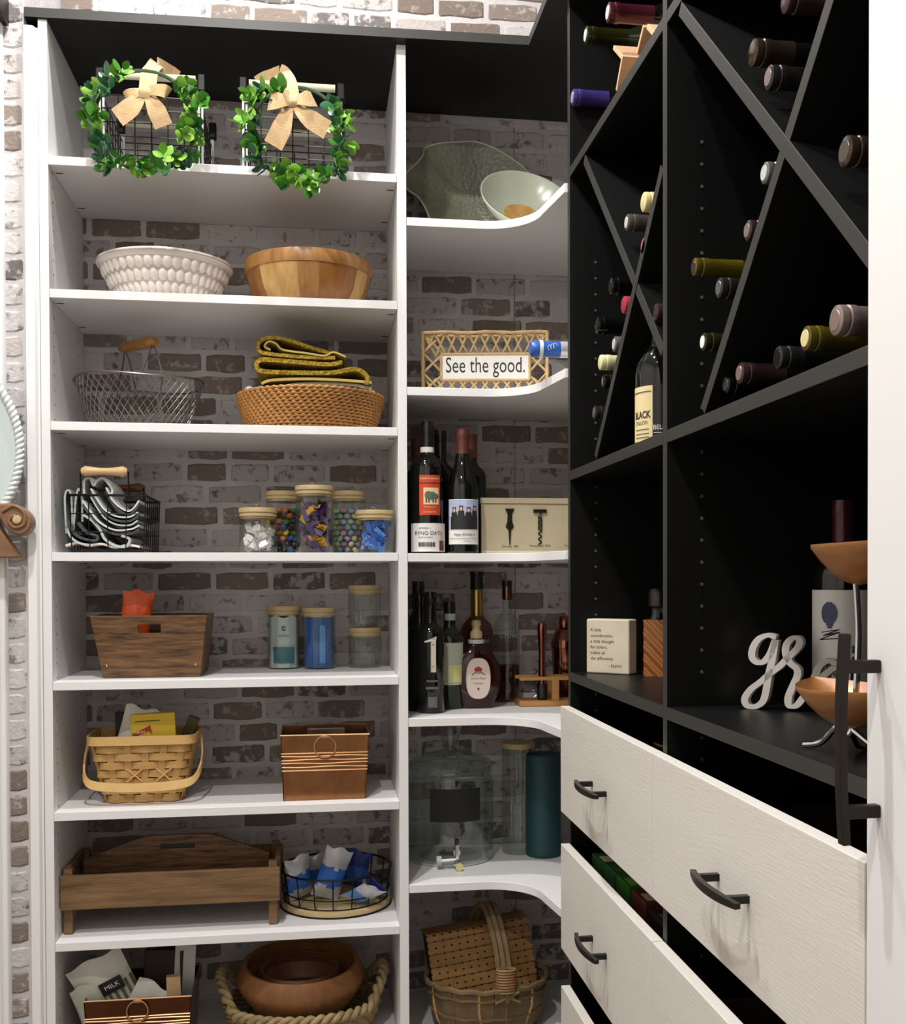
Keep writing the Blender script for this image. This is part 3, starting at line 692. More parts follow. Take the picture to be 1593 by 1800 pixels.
def spots(n, h, seed, z0=.012, f=.52):
    rnd = random.Random(seed); return [(FRONT+rnd.uniform(-1, 1)*1.9*(1 if i % 3 else .3), f*rnd.uniform(.75, 1.0), z0+(h-z0)*i/(n-1)) for i in range(n)]
wrapped(j1, ['foil', 'paper', 'foil'], 'silver twist-wrapped sweet in the short left jar', 'silver sweets in the short left jar', .032, .014, .012, spots(24, .058, 4, .010, .62), 4, 0)
wrapped(j3, ['purple', 'purple', 'goldw', 'purple'], 'purple and gold wrapped chocolate in the tall middle jar', 'purple chocolates in the tall middle jar', .050, .024, .013, spots(22, .104, 5, .010, .52), 5, 0)
wrapped(j5, ['bluew', 'bluel', 'navy', 'bluew'], 'blue wrapped chocolate bar in the short right jar', 'blue bars in the short right jar', .048, .021, .013, spots(17, .072, 6, .010, .52), 6, 0)
# ---- wooden crate with bag, storage jars on the next shelf
z = SH[4]; a = W(181, 1193, Z=z); b = W(352, 1190, Z=z); Yc = min(a.y, b.y)+.006
tl, tr = W(158, 1085, Y=Yc-.008), W(364, 1080, Y=Yc-.008)
t = thing('wooden_crate', 'dark stained tapered wooden crate with slot handle and orange packet', 'crate', ((a.x+b.x)/2, Yc, z+.0005))
x0, x1, X0, X1 = a.x-t.location.x, b.x-t.location.x, tl.x-t.location.x, tr.x-t.location.x; H = (tl.z+tr.z)/2-z; Dp = .17
def fr(u, v, y):                                  # u across, v up the tapered face
    l, r = x0+(X0-x0)*v, x1+(X1-x1)*v; return (l+(r-l)*u, y-.012*v, H*v)
def face_holed(y0, th):
    g = G(); us, vv = [0, .40, .60, 1], [0, .72, .86, 1]; vs = []
    for yy in (y0, y0+th): vs += [fr(u, v, yy) for v in vv for u in us]
    fs = []
    for j in range(3):
        for i in range(3):
            if (i, j) == (1, 1): continue
            q = (j*4+i, j*4+i+1, (j+1)*4+i+1, (j+1)*4+i); fs += [q, tuple(16+k for k in reversed(q))]
    ring = [0, 1, 2, 3, 7, 11, 15, 14, 13, 12, 8, 4]; fs += [(ring[i], ring[(i+1) % 12], 16+ring[(i+1) % 12], 16+ring[i]) for i in range(12)]
    hol = [5, 6, 10, 9]; fs += [(hol[i], hol[(i+1) % 4], 16+hol[(i+1) % 4], 16+hol[i]) for i in range(4)]
    return g.add(vs, fs)
obj('front_panel', face_holed(0, .010), 'cratewood', t, smooth=False, bevel=.001)
obj('back_panel', face_holed(Dp, .010), 'cratewood', t, smooth=False)
for u in (0, 1):
    g = G(); s = .010*(1 if u == 0 else -1); p = [fr(u, v, y) for v in (0, 1) for y in (.0105, Dp-.0005)]
    g.add(p+[(q[0]+s, q[1], q[2]) for q in p], [(0, 1, 3, 2), (4, 6, 7, 5), (0, 4, 5, 1), (2, 3, 7, 6), (0, 2, 6, 4), (1, 5, 7, 3)]); obj('side_panel', g, 'cratewood', t, smooth=False)
obj('bottom', G().bb((x0+.011, .011, .001), (x1-.011, Dp-.001, .009)), 'cratewood', t)
for x in (.06, .94): obj('nail', G().lathe([(.003, 0), (.002, .0015), (.0003, .002)], 10, mat=Matrix.Rotation(PI/2, 3, 'X'), c=fr(x, .2, -.0006)), 'gold', t)
def bag(name, label, m, loc, w, h, d, rot=(0, 0, 0), seed=0, group=None, mats2=None, cat='packet'):
    """a pillow packet with crimped top and bottom, base at loc"""
    rnd = random.Random(seed); g = G(); nu, nv = 12, 14; vs = []
    for side in (-1, 1):
        for j in range(nv+1):
            v = j/nv
            for i in range(nu+1):
                u = i/nu*2-1; puff = (max(0, 1-abs(u)**2.5))*(max(0, 1-abs(2*v-1)**3)); wr = .10*math.sin(7*u+seed+9*v)*puff
                vs.append((u*w/2*(1-.06*math.sin(PI*v)), side*d/2*(puff+wr)+side*.0004, h*v+.004*math.sin(5*u+seed)*v))
    n = (nu+1)*(nv+1)
    fs = [(s*n+j*(nu+1)+i, s*n+j*(nu+1)+i+1, s*n+(j+1)*(nu+1)+i+1, s*n+(j+1)*(nu+1)+i) for s in (0, 1) for j in range(nv) for i in range(nu)]
    edge = [i for i in range(nu+1)]+[j*(nu+1)+nu for j in range(1, nv+1)]+[nv*(nu+1)+i for i in range(nu-1, -1, -1)]+[j*(nu+1) for j in range(nv-1, 0, -1)]
    fs += [(edge[i], edge[(i+1) % len(edge)], n+edge[(i+1) % len(edge)], n+edge[i]) for i in range(len(edge))]
    g.add(vs, fs)
    ms = [m] if not mats2 else [m, mats2]
    o = obj(name, g, ms, loc=loc, rot=rot, ang=60)
    if mats2:
        for p in o.data.polygons:
            if .25*h < p.center.z < .62*h: p.material_index = 1
    return tag(o, label, cat, group)
p = W(228, 1088, Y=Yc+.06)
bag('snack_packet', 'orange crinkled packet sticking out of the dark wooden crate', 'orangebag', (p.x, Yc+.06, z+.012), .070, .188, .03, (0.05, .12, .1), 2)
def zjar(label, px, pw, ytop, ybot, z, group, ribs=0):
    Y = W(px, ybot, Z=z).y+pw/2*.0014; return jar(label, px, pw, ytop, Y, z, group, ribs)
GS = 'lidded jars on the crate shelf'
ja = zjar('ribbed jar holding a white and teal packet, wooden lid', 499, 57, 1064, 1177, z, GS)
jb = zjar('jar packed with blue sachets, wooden lid', 561, 57, 1067, 1177, z, GS)
jc = zjar('empty ribbed jar at the bottom of the stacked pair', 641, 55, 1102, 1175, z, GS, 28)
c = W(641, 1028, Y=jc[2]); zz = jc[0].location.z+jc[5]+min(.021, (jc[5])*.2)+.004
jd = jar('empty ribbed jar stacked on top of another jar', 641, 55, 1028, jc[2], jc[3]-.003+jc[5]+.0255, GS, 28)
def insert(j, name, label, m, h, group=None):
    t, x, y, zz, r, H = j; g = G(); n = 40
    vs = []; rr = r*.86
    for i in range(n):
        a = 2*PI*i/n; q = rr*(1+.05*math.sin(9*a)); vs += [(q*math.cos(a), q*math.sin(a), 0), (q*math.cos(a)*.97, q*math.sin(a)*.97, h+.004*math.sin(5*a))]
    g.add(vs, [(2*i, 2*((i+1) % n), 2*((i+1) % n)+1, 2*i+1) for i in range(n)]+[tuple(range(0, 2*n, 2))[::-1], tuple(range(1, 2*n, 2))])
    o = obj(name, g, m, loc=(x, y, zz), ang=50); return tag(o, label, 'packet', group), r*.86
o, rr = insert(ja, 'packet', 'white packet with teal print inside the ribbed jar', 'packet', .128)
g = G().patch(rr*1.055, .012, .052, FRONT-.75, FRONT+.75, mi=0); obj('teal_print', g, 'teal', o)
g = G(); put_text(g, 'C', .014, 0, .098, FRONT, cyl=rr*1.06, bold=.001); put_text(g, 'SALMON', .007, 0, .080, FRONT, cyl=rr*1.06); obj('lettering', g, 'greyink', o)
o, rr = insert(jb, 'sachet_bundle', 'bundle of blue sachets inside the glass jar', 'bluepack', .130)
for k in range(4): obj('sachet', G().patch(rr*(1.05+.02*(k % 2)), .006+.003*k, .122-.008*k, FRONT-.9+.46*k, FRONT-.50+.46*k), ('bluew', 'bluepack', 'bluel', 'bluepack')[k], o)
# ---- splint basket with swing handle, copper box
z = SH[5]; q = W(250, 1412, Z=z); Yc = q.y+.004; k = mpp(q)
wb, wt = 65*k, 90*k; H = W(250, 1297, Y=Yc-.02).z-z; db, dt = .060, .082
t = thing('splint_basket', 'woven wood splint basket with hanging handle and mixed packets', 'basket', (q.x, Yc+db+.004, z+.0008))
def rrect(w, d, n=64, rad=.022):
    out = []; P = [(w-rad, -d+rad, -PI/2), (w-rad, d-rad, 0), (-w+rad, d-rad, PI/2), (-w+rad, -d+rad, PI)]
    for cx, cy, a0 in P:
        for i in range(5): a = a0+PI/2*i/4; out.append(Vector((cx+rad*math.cos(a), cy+rad*math.sin(a), 0)))
    L = [0]
    for i in range(len(out)): L.append(L[-1]+(out[(i+1) % len(out)]-out[i]).length)
    res = []
    for j in range(n):
        s = L[-1]*j/n; i = max(x for x in range(len(out)) if L[x] <= s+1e-9); f = (s-L[i])/(L[i+1]-L[i]+1e-9)
        res.append(out[i].lerp(out[(i+1) % len(out)], f))
    return res
NST = 18
def loop_at(v, off=None, n=NST*4):
    w, d = wb+(wt-wb)*v, db+(dt-db)*v; pts = rrect(w, d, n); res = []
    for i, p in enumerate(pts):
        tv = pts[(i+1) % n]-pts[i-1]; nn = Vector((tv.y, -tv.x, 0)).normalized(); res.append(p+nn*(off(i) if off else 0)+Vector((0, 0, H*v)))
    return res
NB = 7
for j in range(NB):
    v = (j+.5)/(NB+.9); wd = H/(NB+.9)*.86
    obj('weaver', G().ribbon(loop_at(v, lambda i: .0032*math.cos(PI*i/4+PI*j)), (0, 0, 1), wd, .0016, closed=True), 'splint', t, ang=60)
for i in range(NST):
    pts = [loop_at(v, lambda a: 0)[(i*4) % (NST*4)] for v in [m/8*.98 for m in range(9)]]
    nb = loop_at(.5)[(i*4+1) % (NST*4)]-loop_at(.5)[(i*4-1) % (NST*4)]
    obj('stake', G().ribbon(pts, nb, .015, .0014), 'splint', t)
obj('bottom', G().prism([(p.x, p.y) for p in rrect(wb*.98, db*.98, 40)], .001, .004), 'splint', t)
obj('rim', G().ribbon(loop_at(.955, lambda i: .0052), (0, 0, 1), H*.135, .0045, closed=True), 'splintlite', t, ang=60)
for x0, x1 in ((-.32, .02), (.32, .66)):
    for a, b in ((x0, x1), (x1, x0)):
        obj('lace', G().tube([(a*wt*.86, -db-(dt-db)*.42-.0065, H*.52), (b*wt*.86, -db-(dt-db)*.30-.0065, H*.33)], .0018, 6), 'splintlite', t)
hx = wt+.010; hp = [(-hx, -.01, H*.90), (-hx-.004, -.04, H*.62), (-hx+.004, -.078, H*.40), (-hx+.035, -.094, H*.30), (0, -.100, H*.27), (hx-.035, -.094, H*.30), (hx-.004, -.078, H*.40), (hx+.004, -.04, H*.62), (hx, -.01, H*.90)]
S = smooth_path(hp, 6); obj('handle', G().ribbon(S, [Vector((0, .35, .94))]*len(S), .020, .004), 'splintlite', t, ang=60)
Bx, By, Bz = t.location
bag('snack_packet', 'crumpled white packet in the splint basket', 'whitebag', (Bx-.050, By-.015, Bz+.045), .085, .175, .028, (.1, .28, .2), 5)
o = obj('packet_box', G().bb((-.050, -.014, 0), (.050, .014, .105)), 'yellowbox', loc=(Bx+.025, By-.035, Bz+.045+.052), rot=(0, -.04, .03), smooth=False, bevel=.001); tag(o, 'yellow card box with a red flag in the splint basket', 'box')
pz = G().prism([(-.046, .052), (-.010, .066), (-.002, .058), (-.006, .080), (-.012, .076), (-.046, .062)], -.0150, -.0146, 'y'); fl = obj('red_flag', pz, 'redlabel', o, smooth=False)
obj('lettering', put_text(G(), 'NEW!', .009, -.030, .064, -.0152, shear=.2), 'paper', fl)
obj('print_line', G().bb((-.040, -.0146, .088), (.016, -.0141, .0905)), 'olivepack', o)
tag(obj('packet', G().bb((-.013, -.012, 0), (.013, .012, .13)), 'olivepack', loc=(Bx+.062, By+.02, Bz+.065), rot=(.1, .38, 0), smooth=False, bevel=.002), 'dark olive slim packet leaning at the right end of the splint basket', 'packet')
tag(obj('packet', G().bb((-.05, -.018, 0), (.05, .018, .19)), 'mixbrown', loc=(Bx-.02, By+.036, Bz+.008), rot=(-.05, -.03, 0), smooth=False, bevel=.002), 'tall dark brown carton at the back of the splint basket', 'packet')
def ring_box(label, fl, frr, tl, tr, bl, br, z, Dp, group, mname):
    """metal box with wavy wires and a ring pull; corner points of the front face in world space"""
    c = (bl+br)/2; t = thing('metal_box', label, 'box', (c.x, c.y, z+.0008), group=group); o0 = Vector((c.x, c.y, z))
    a, b, e, f = [p-o0 for p in (bl, br, tr, tl)]; H = (e.z+f.z)/2; th = .0025
    def pl(p0, p1, p2, p3, nrm):
        n = Vector(nrm)*th; return G().add([p0, p1, p2, p3, p0+n, p1+n, p2+n, p3+n], [(0, 1, 2, 3), (7, 6, 5, 4), (0, 4, 5, 1), (1, 5, 6, 2), (2, 6, 7, 3), (3, 7, 4, 0)])
    bk = Vector((0, Dp, 0)); fp = obj('front_panel', pl(a, b, e, f, (0, 1, 0)), mname, t, smooth=False)
    obj('back_panel', pl(a+bk, b+bk, e+bk+Vector((0, .01, 0)), f+bk+Vector((0, .01, 0)), (0, -1, 0)), mname, t, smooth=False)
    obj('side_panel', pl(a, a+bk, f+bk+Vector((0, .01, 0)), f, (1, 0, 0)), mname, t, smooth=False); obj('side_panel', pl(b, b+bk, e+bk+Vector((0, .01, 0)), e, (-1, 0, 0)), mname, t, smooth=False)
    obj('bottom', G().bb((a.x+.003, .003, .0005), (b.x-.003, Dp-.003, .003)), mname, t)
    obj('rim', G().tube([f, e, e+bk+Vector((0, .01, 0)), f+bk+Vector((0, .01, 0))], .002, 6, True), 'copperlite', t)
    for i, v in enumerate((.72, .675, .62, .565, .51, .455)):
        L = f*v+a*(1-v); R = e*v+b*(1-v); pts = []
        for m in range(25):
            u = m/24; w = 0 if i in (0, 5) else H*.007*math.sin(u*8+i*2.3); p = L.lerp(R, u); pts.append((p.x, p.y-.0018, p.z+w))
        obj('wire', G().tube(pts, .0016, 6), 'copperlite', fp)
    cx = (f.x+e.x)/2; rc = H*.82; R = H*.165
    obj('ring_pull', G().tube([(cx+R*math.cos(2*PI*m/36), -.006, rc+R*math.sin(2*PI*m/36)) for m in range(36)], .0018, 6, True), 'copperlite', fp)
    obj('ring_clip', G().bb((cx-.009, -.008, rc+R-.004), (cx+.009, .001, rc+R+.003)), 'copperlite', fp, bevel=.001)
    return t, H
bl, br = W(498, 1408, Z=z), W(643, 1404, Z=z); Y0 = (bl.y+br.y)/2; bl.y = br.y = Y0; tl, tr = W(493, 1296, Y=Y0-.004), W(649, 1289, Y=Y0-.004)
tl.z = tr.z = (tl.z+tr.z)/2; Dp = W(560, 1264, Z=tl.z).y-Y0
cb, cH = ring_box('copper box with wavy wire bands and ring pull', None, None, tl, tr, bl, br, z, min(Dp, .17), 'metal boxes with ring pulls', 'copper')
tag(obj('wooden_block', G().bb((-.045, -.03, 0), (.045, .03, cH*1.02)), 'cratewood', loc=(cb.location.x+.005, Y0+.095, z+.005), smooth=False, bevel=.003), 'dark wooden block inside the copper box', 'block')
# ---- old wooden tote, round wire basket with snack bags
z = SH[6]; l = W(111, 1647, Z=z); r = W(485, 1631, Z=z); Y0 = (l.y+r.y)/2+.004
t = thing('wooden_tote', 'weathered wooden tote tray on short legs with a gabled handle board', 'tray', ((l.x+r.x)/2, Y0, z+.0008)); cx = t.location.x
xl, xr = max(W(101, 1580, Y=Y0).x, .002)-cx, W(492, 1560, Y=Y0).x-cx; zt = W(296, 1534, Y=Y0).z-z; zb = W(296, 1593, Y=Y0).z-z; Dp = .235
for y in (0, Dp-.016): obj('side_board', G().bb((xl, y, zb), (xr, y+.014, zt)), 'oldwood', t, smooth=False, bevel=.002)
for x in (xl+.004, xr-.026):
    for y in (.0145, Dp-.036): obj('leg', G().bb((x, y, 0), (x+.020, y+.020, zt+.012)), 'oldwood', t, smooth=False, bevel=.002)
for x in (xl+.001, xr-.013): obj('end_board', G().bb((x, .036, zb), (x+.012, Dp-.037, zt+.01)), 'oldwood', t, smooth=False, bevel=.0015)
for i in range(4): obj('base_slat', G().bb((xl+.014, .017+i*.050, zb+.004), (xr-.014, .062+i*.050, zb+.012)), 'oldwood', t, smooth=False)
pk = W(300, 1468, Y=Y0+.12).z-z
def pb(y0, y1):
    o_ = [(xl+.026, zb+.013), (xr-.028, zb+.013), (xr-.028, zt+.005), ((xl+xr)/2+.11, pk-.012), ((xl+xr)/2+.07, pk), ((xl+xr)/2-.07, pk), ((xl+xr)/2-.11, pk-.012), (xl+.026, zt+.005)]
    return G().prism(o_, y0, y1, 'y')
hb = obj('handle_board', pb(.118, .130), 'cratewood', t, smooth=False, bevel=.002)
sl = G().bb((-.042+(xl+xr)/2, .1172, pk-.034), (.042+(xl+xr)/2, .1308, pk-.018)); obj('handle_slot', sl, 'ink', hb, smooth=False, bevel=.004)
q = W(593, 1616, Z=z); Rb = 101*mpp(q); cy = q.y+Rb*.99
if cy+Rb > D-.012: cy = D-.012-Rb
t = thing('wire_snack_basket', 'round black wire basket on a wooden base holding snack bags', 'basket', (q.x, cy, z+.0008))
obj('wooden_base', G().lathe([(Rb*.93, 0), (Rb*.99, .003), (Rb*.99, .013), (Rb*.95, .016), (.001, .016)], 60), 'lidwood', t)
Hr = W(593, 1549, Y=cy-Rb).z-z
for h, rr, nm in ((Hr, 1.0, 'rim'), (.017, .93, 'base_ring'), (.0015, 1.0, 'base_wire')): obj(nm, G().tube([(Rb*rr*math.cos(2*PI*i/60), Rb*rr*math.sin(2*PI*i/60), h) for i in range(60)], .0026 if nm == 'rim' else .0020, 6, True), 'iron', t)
obj('middle_ring', G().tube([(Rb*.97*math.cos(2*PI*i/60), Rb*.97*math.sin(2*PI*i/60), Hr*.45) for i in range(60)], .0018, 6, True), 'iron', t)
for i in range(18):
    a = 2*PI*i/18+.1; obj('upright_wire', G().tube([(Rb*math.cos(a), Rb*math.sin(a), Hr), (Rb*.93*math.cos(a), Rb*.93*math.sin(a), .017)], .0018, 5), 'iron', t)
sb = [(-.085, -.02, .115, (.25, -.25, .5), 'leaning at the left of the wire basket'), (-.030, -.035, .130, (.15, .30, .1), 'standing in the middle of the wire basket'), (.030, -.070, .095, (1.0, .5, .5), 'lying at the front of the wire basket'), (.045, .045, .110, (.3, .25, -.4), 'standing at the back of the wire basket'), (-.060, .055, .10, (.4, -.1, .2), 'slumped at the back left of the wire basket'), (.085, .0, .09, (.9, .7, -.3), 'lying at the right of the wire basket')]
for i, (x, y, h, rot, wh) in enumerate(sb):
    bag('snack_bag', 'blue and silver snack bag '+wh, ('silverbag', 'silverbag', 'silverbag', 'navy', 'silverbag', 'navy')[i], (q.x+x, cy+y, z+.024), .068, h, .022, rot, i, 'snack bags in the wire basket', ('bluew', 'bluew', 'bluel', 'bluew', 'bluew', 'silverbag')[i])
# ---- bottom shelf: red-brown box with packets, rope basket with bowls
z = SH[7]; Y0 = .035; tl, tr = W(147, 1762, Y=Y0), W(336, 1751, Y=Y0); tl.z = tr.z = (tl.z+tr.z)/2
bl, br = Vector((tl.x+.008, Y0, z)), Vector((tr.x-.008, Y0, z))
cb, cH = ring_box('dark red-brown box with ring pull on the lowest shelf', None, None, tl, tr, bl, br, z, .19, 'metal boxes with ring pulls', 'bronzebox')
X, zt = cb.location.x, tl.z
bands(mat('stripebag', 'BDBBAE', .5), '6C6656', 'C4C1B2', 22, 'X', .5)
o = bag('snack_packet', 'striped cream packet with a black label in the red-brown box', 'whitebag', (X-.028, Y0+.085, zt-.10), .13, .205, .035, (.2, -.42, .1), 9, mats2='stripebag')
lb = obj('label', G().bb((-.012, -.0222, .118), (.040, -.0202, .150)), 'ink', o, rot=(0, 0, 0), smooth=False); obj('lettering', put_text(G(), 'MILK', .016, .014, .134, -.0224), 'paper', lb)
bag('snack_packet', 'pale green packet corner at the left of the red-brown box', 'celadon', (X-.085, Y0+.05, zt-.10), .07, .135, .02, (.1, -.30, .2), 3)
bag('snack_packet', 'white packet low at the front of the red-brown box', 'whitebag', (X-.02, Y0+.045, zt-.10), .11, .125, .02, (-.05, .55, 0), 4)
tag(obj('packet_box', G().bb((-.045, -.03, 0), (.045, .03, .21)), 'mixbrown', loc=(X+.035, Y0+.13, z+.006), rot=(0, .05, 0), smooth=False, bevel=.002), 'tall black carton at the back of the red-brown box', 'box')
tag(obj('packet_box', G().bb((-.024, -.02, 0), (.024, .02, .255)), 'frost', loc=(X+.080, Y0+.12, z+.006), rot=(0, .06, .1), smooth=False, bevel=.002), 'tall pale grey carton at the right of the red-brown box', 'box')
tag(obj('wooden_block', G().bb((-.016, -.01, 0), (.016, .01, .165)), 'pinewood', loc=(X+.075, Y0+.055, z+.006), rot=(0, -.02, .1), smooth=False, bevel=.002), 'pale wooden slat standing in the red-brown box', 'block')
c = W(533, 1760, Y=.17); k = mpp(c); R = 142*k; zr = W(533, 1742, Y=.17).z-z; 
if R > .172: sy = .165/R
else: sy = 1
t = thing('rope_basket', 'twisted seagrass basket with two raised handles holding wooden bowls', 'basket', (c.x, .178, z+.001)); t.scale = (1, sy, 1)
coil_bowl(t, R*.80, R*.95, zr*.80, 9, 30, 'seagrass', amp=.004)
rope = [(R*1.0*math.cos(2*PI*i/72), R*1.0*math.sin(2*PI*i/72), zr*.84+.062*max(0, abs(math.cos(2*PI*i/72))-.80)/.20) for i in range(72)]
for ph in (0, PI):
    pts = []
    for i in range(288):
        u = i/4; p = Vector(rope[int(u) % 72]).lerp(Vector(rope[(int(u)+1) % 72]), u % 1); a = i*.55+ph; n = Vector((p.x, p.y, 0)).normalized()
        pts.append(p+n*.0065*math.cos(a)+Vector((0, 0, .0065*math.sin(a))))
    obj('rope_rim', G().tube(pts, .0078, 6, True), 'seagrass', t, ang=90)
obj('bottom', G().lathe([(.001, .001), (R*.8, .001), (R*.8, .008), (.001, .008)], 40), 'seagrass', t)
def wbowl(label, px, py, pw, Y, zb, m, H, tilt):
    c = W(px, py, Y=Y); R = pw/2*mpp(c); t = thing('wooden_bowl', label, 'bowl', (c.x, Y, zb), group='wooden bowls in the seagrass basket')
    t.rotation_euler = tilt; pf = [(.001, 0), (R*.58, 0), (R*.80, H*.2), (R*.97, H*.55), (R, H*.72), (R*.90, H), (R*.84, H*.98), (R*.90, H*.7), (R*.72, H*.25), (R*.4, H*.12), (.001, H*.12)]
    obj('body', G().lathe(pf, 56), m, t); return t, R
wbowl('large reddish wooden bowl lying in the seagrass basket', 530, 1745, 222, .176, z+.045, 'redbowl2', .118, (.06, 0, 0))
wbowl('smaller dark wooden bowl nested inside the large bowl', 527, 1720, 150, .184, z+.068, 'redbowl', .075, (.02, 0, 0))
# ================================================================ corner shelves
# ---- fish-shaped platter and leaning bowl
z = CH[0]
ol = [(716, 262), (733, 243), (748, 224), (752, 208), (780, 198), (812, 195), (842, 194), (872, 205), (905, 227), (930, 250), (945, 278), (943, 302), (925, 330), (905, 350), (890, 375), (880, 400), (820, 404), (762, 402), (760, 372), (752, 338), (738, 310), (717, 291)]
Yp = .19; P = [W(x, y, Y=Yp) for x, y in ol]; zmin = min(p.z for p in P); base = Vector((W(820, 300, Y=Yp).x, Yp, z))
P = [Vector((p.x-base.x, 0, (p.z-zmin)*1.0)) for p in P]; hmax = max(p.z for p in P); P = smooth_path(P, 4, True); n = len(P); ctr = Vector((.03, 0, hmax*.5))
g = G(); vs = []; rings = 9
for s, off in ((0, 0), (1, .007)):
    for j in range(1, rings+1):
        f = j/rings
        for p in P:
            qv = ctr.lerp(p, f); vs.append((qv.x, .045*(1-f**2.2)+off+.16*0, qv.z))
N = rings*n
vs += [(ctr.x, .045, ctr.z), (ctr.x, .052, ctr.z)]
fs = []
for s in (0, 1):
    for j in range(rings-1):
        for i in range(n): fs.append((s*N+j*n+i, s*N+j*n+(i+1) % n, s*N+(j+1)*n+(i+1) % n, s*N+(j+1)*n+i))
    fs += [(2*N+s, s*N+i, s*N+(i+1) % n) for i in range(n)]
fs += [((rings-1)*n+i, (rings-1)*n+(i+1) % n, N+(rings-1)*n+(i+1) % n, N+(rings-1)*n+i) for i in range(n)]
g.add(vs, fs)
t = thing('fish_platter', 'grey-green glazed fish-shaped platter leaning behind the pale bowl', 'platter', base+Vector((0, .0, .0015)))
obj('body', g, 'sage', t, rot=(-.26, 0, 0), ang=70)
obj('rim', G().tube([(p.x, -.0005, p.z) for p in P], .0022, 6, True), 'celadon', t, rot=(-.26, 0, 0))
c = W(926, 345, Y=.085); R = .117
t = thing('leaning_bowl', 'pale celadon bowl with a wooden foot tipped towards the room', 'bowl', (c.x+.004, .10, z+.0935)); t.rotation_euler = (math.radians(52), 0, .12)
Hb = .062; pf = [(R*.30, -Hb), (R*.42, -Hb*.95), (R*.8, -Hb*.5), (R*.985, -.004), (R*.99, 0), (R*.96, .0), (R*.76, -Hb*.45), (R*.42, -Hb*.82), (R*.40, -Hb*.83)]
obj('body', G().lathe(pf, 64), 'celadon', t); obj('wooden_centre', G().lathe([(.001, -Hb*.84), (R*.41, -Hb*.84), (R*.40, -Hb*.78), (R*.36, -Hb*.80), (.001, -Hb*.81)], 40), 'acacia2', t)
# ---- rattan sign
z = CH[1]; Y0 = .085; l, r = W(744, 640, Y=Y0), W(960, 630, Y=Y0); zt = W(850, 584, Y=Y0).z-z; cx = (l.x+r.x)/2; w = (r.x-l.x)/2
t = thing('rattan_sign', 'rectangular cane lattice sign reading See the good', 'sign', (cx, Y0, z+.0062), -.16); H = zt-.0062
for yy in (0, .045):
    for a, b in (((-w, yy, 0), (w, yy, 0)), ((w, yy, 0), (w, yy, H)), ((w, yy, H), (-w, yy, H)), ((-w, yy, H), (-w, yy, 0))):
        obj('frame_cane', G().tube([Vector(a).lerp(Vector(b), u)+Vector((0, .0008*math.sin(u*23), .0012*math.sin(u*17))) for u in [i/14 for i in range(15)]], lambda u: .0042+.0006*math.sin(u*40), 8), 'cane', t)
for a in ((-w, 0), (w, 0), (w, H), (-w, H)): obj('corner_cane', G().tube([(a[0], 0, a[1]), (a[0], .045, a[1])], .004, 8), 'cane', t)
pl, pr = W(776, 640, Y=Y0).x-cx, W(930, 640, Y=Y0).x-cx; p0, p1 = W(850, 668, Y=Y0).z-z-.004, W(850, 622, Y=Y0).z-z-.004
def lat(a, b): obj('lattice_cane', G().tube([a, (Vector(a)+Vector(b))/2+Vector((0, -.004, 0)), b], .0029, 6), 'cane', t)
nx = 11
for i in range(nx):
    xa = -w+2*w*i/nx; xb = -w+2*w*(i+1)/nx
    for (u, v) in ((xa, xb), (xb, xa)):
        lat((u, .004, H), (v*.97, .020, p1-.004)); lat((u, .004, 0), (v*.97, .020, p0+.004))
for i in range(3):
    za, zb2 = H*i/3, H*(i+1)/3
    for (u, v) in ((za, zb2), (zb2, za)):
        lat((-w, .004, u), (pl+.004, .020, v)); lat((w, .004, u), (pr-.004, .020, v))
for a, b in (((pl, p0), (pr, p0)), ((pr, p0), (pr, p1)), ((pr, p1), (pl, p1)), ((pl, p1), (pl, p0))): obj('inner_cane', G().tube([(a[0], .013, a[1]), (b[0], .013, b[1])], .0038, 8), 'cane', t)
sp = obj('plaque', G().bb((pl+.001, .012, p0+.001), (pr-.001, .018, p1-.001)), 'paper', t, bevel=.001)
obj('lettering', put_text(G(), 'See the good.', .053, (pl+pr)/2, (p0+p1)/2+.003, .0116, sx=.66), 'ink', sp)
# ---- wine bottles and corkscrew box on the middle corner shelf
def bottle_profile(kind, r, H):
    if kind == 'bordeaux': return [(.001, .004), (r*.9, 0), (r, .004), (r, H*.64), (r*.96, H*.67), (r*.78, H*.705), (r*.52, H*.735), (.0148, H*.77), (.0142, H*.93), (.0152, H*.935), (.0152, H*.96), (.0142, H*.965), (.0142, H*.995), (.001, H*.995)]
    if kind == 'burgundy': return [(.001, .004), (r*.9, 0), (r, .004), (r, H*.50), (r*.95, H*.56), (r*.76, H*.64), (r*.54, H*.71), (.0165, H*.78), (.0145, H*.84), (.0142, H*.93), (.0155, H*.94), (.0155, H*.965), (.0142, H*.97), (.0142, H*.995), (.001, H*.995)]
    return kind
def bottle(label, loc, r, H, kind='bordeaux', glass='darkglass', cap='blackcap', cz=.80, group=None, rotz=0, cat='bottle', name='wine_bottle'):
    t = thing(name, label, cat, loc, rotz, group); pf = bottle_profile(kind, r, H); obj('glass', G().lathe(pf, 40), glass, t)
    if cap:
        def rad(zz):
            for (a, za), (b, zb) in zip(pf, pf[1:]):
                if za <= zz <= zb and zb > za: return a+(b-a)*(zz-za)/(zb-za)
            return .0145
        zs = [H*cz+(H*.998-H*cz)*i/10 for i in range(11)]
        obj('capsule', G().lathe([(rad(min(q, H*.99))+.0007, q) for q in zs]+[(.001, H*.9995)], 28), cap, t)
    return t
z = CH[2]; Y0 = .055
def bt(px, ytop, Y, zb): p = W(px, ytop, Y=Y); return p.x, p.z-zb
x, H = bt(751, 742, Y0, z); r = .041
t = bottle('dark wine bottle with an orange animal label above a white label', (x, Y0, z+.0006), r, H, cz=.78)
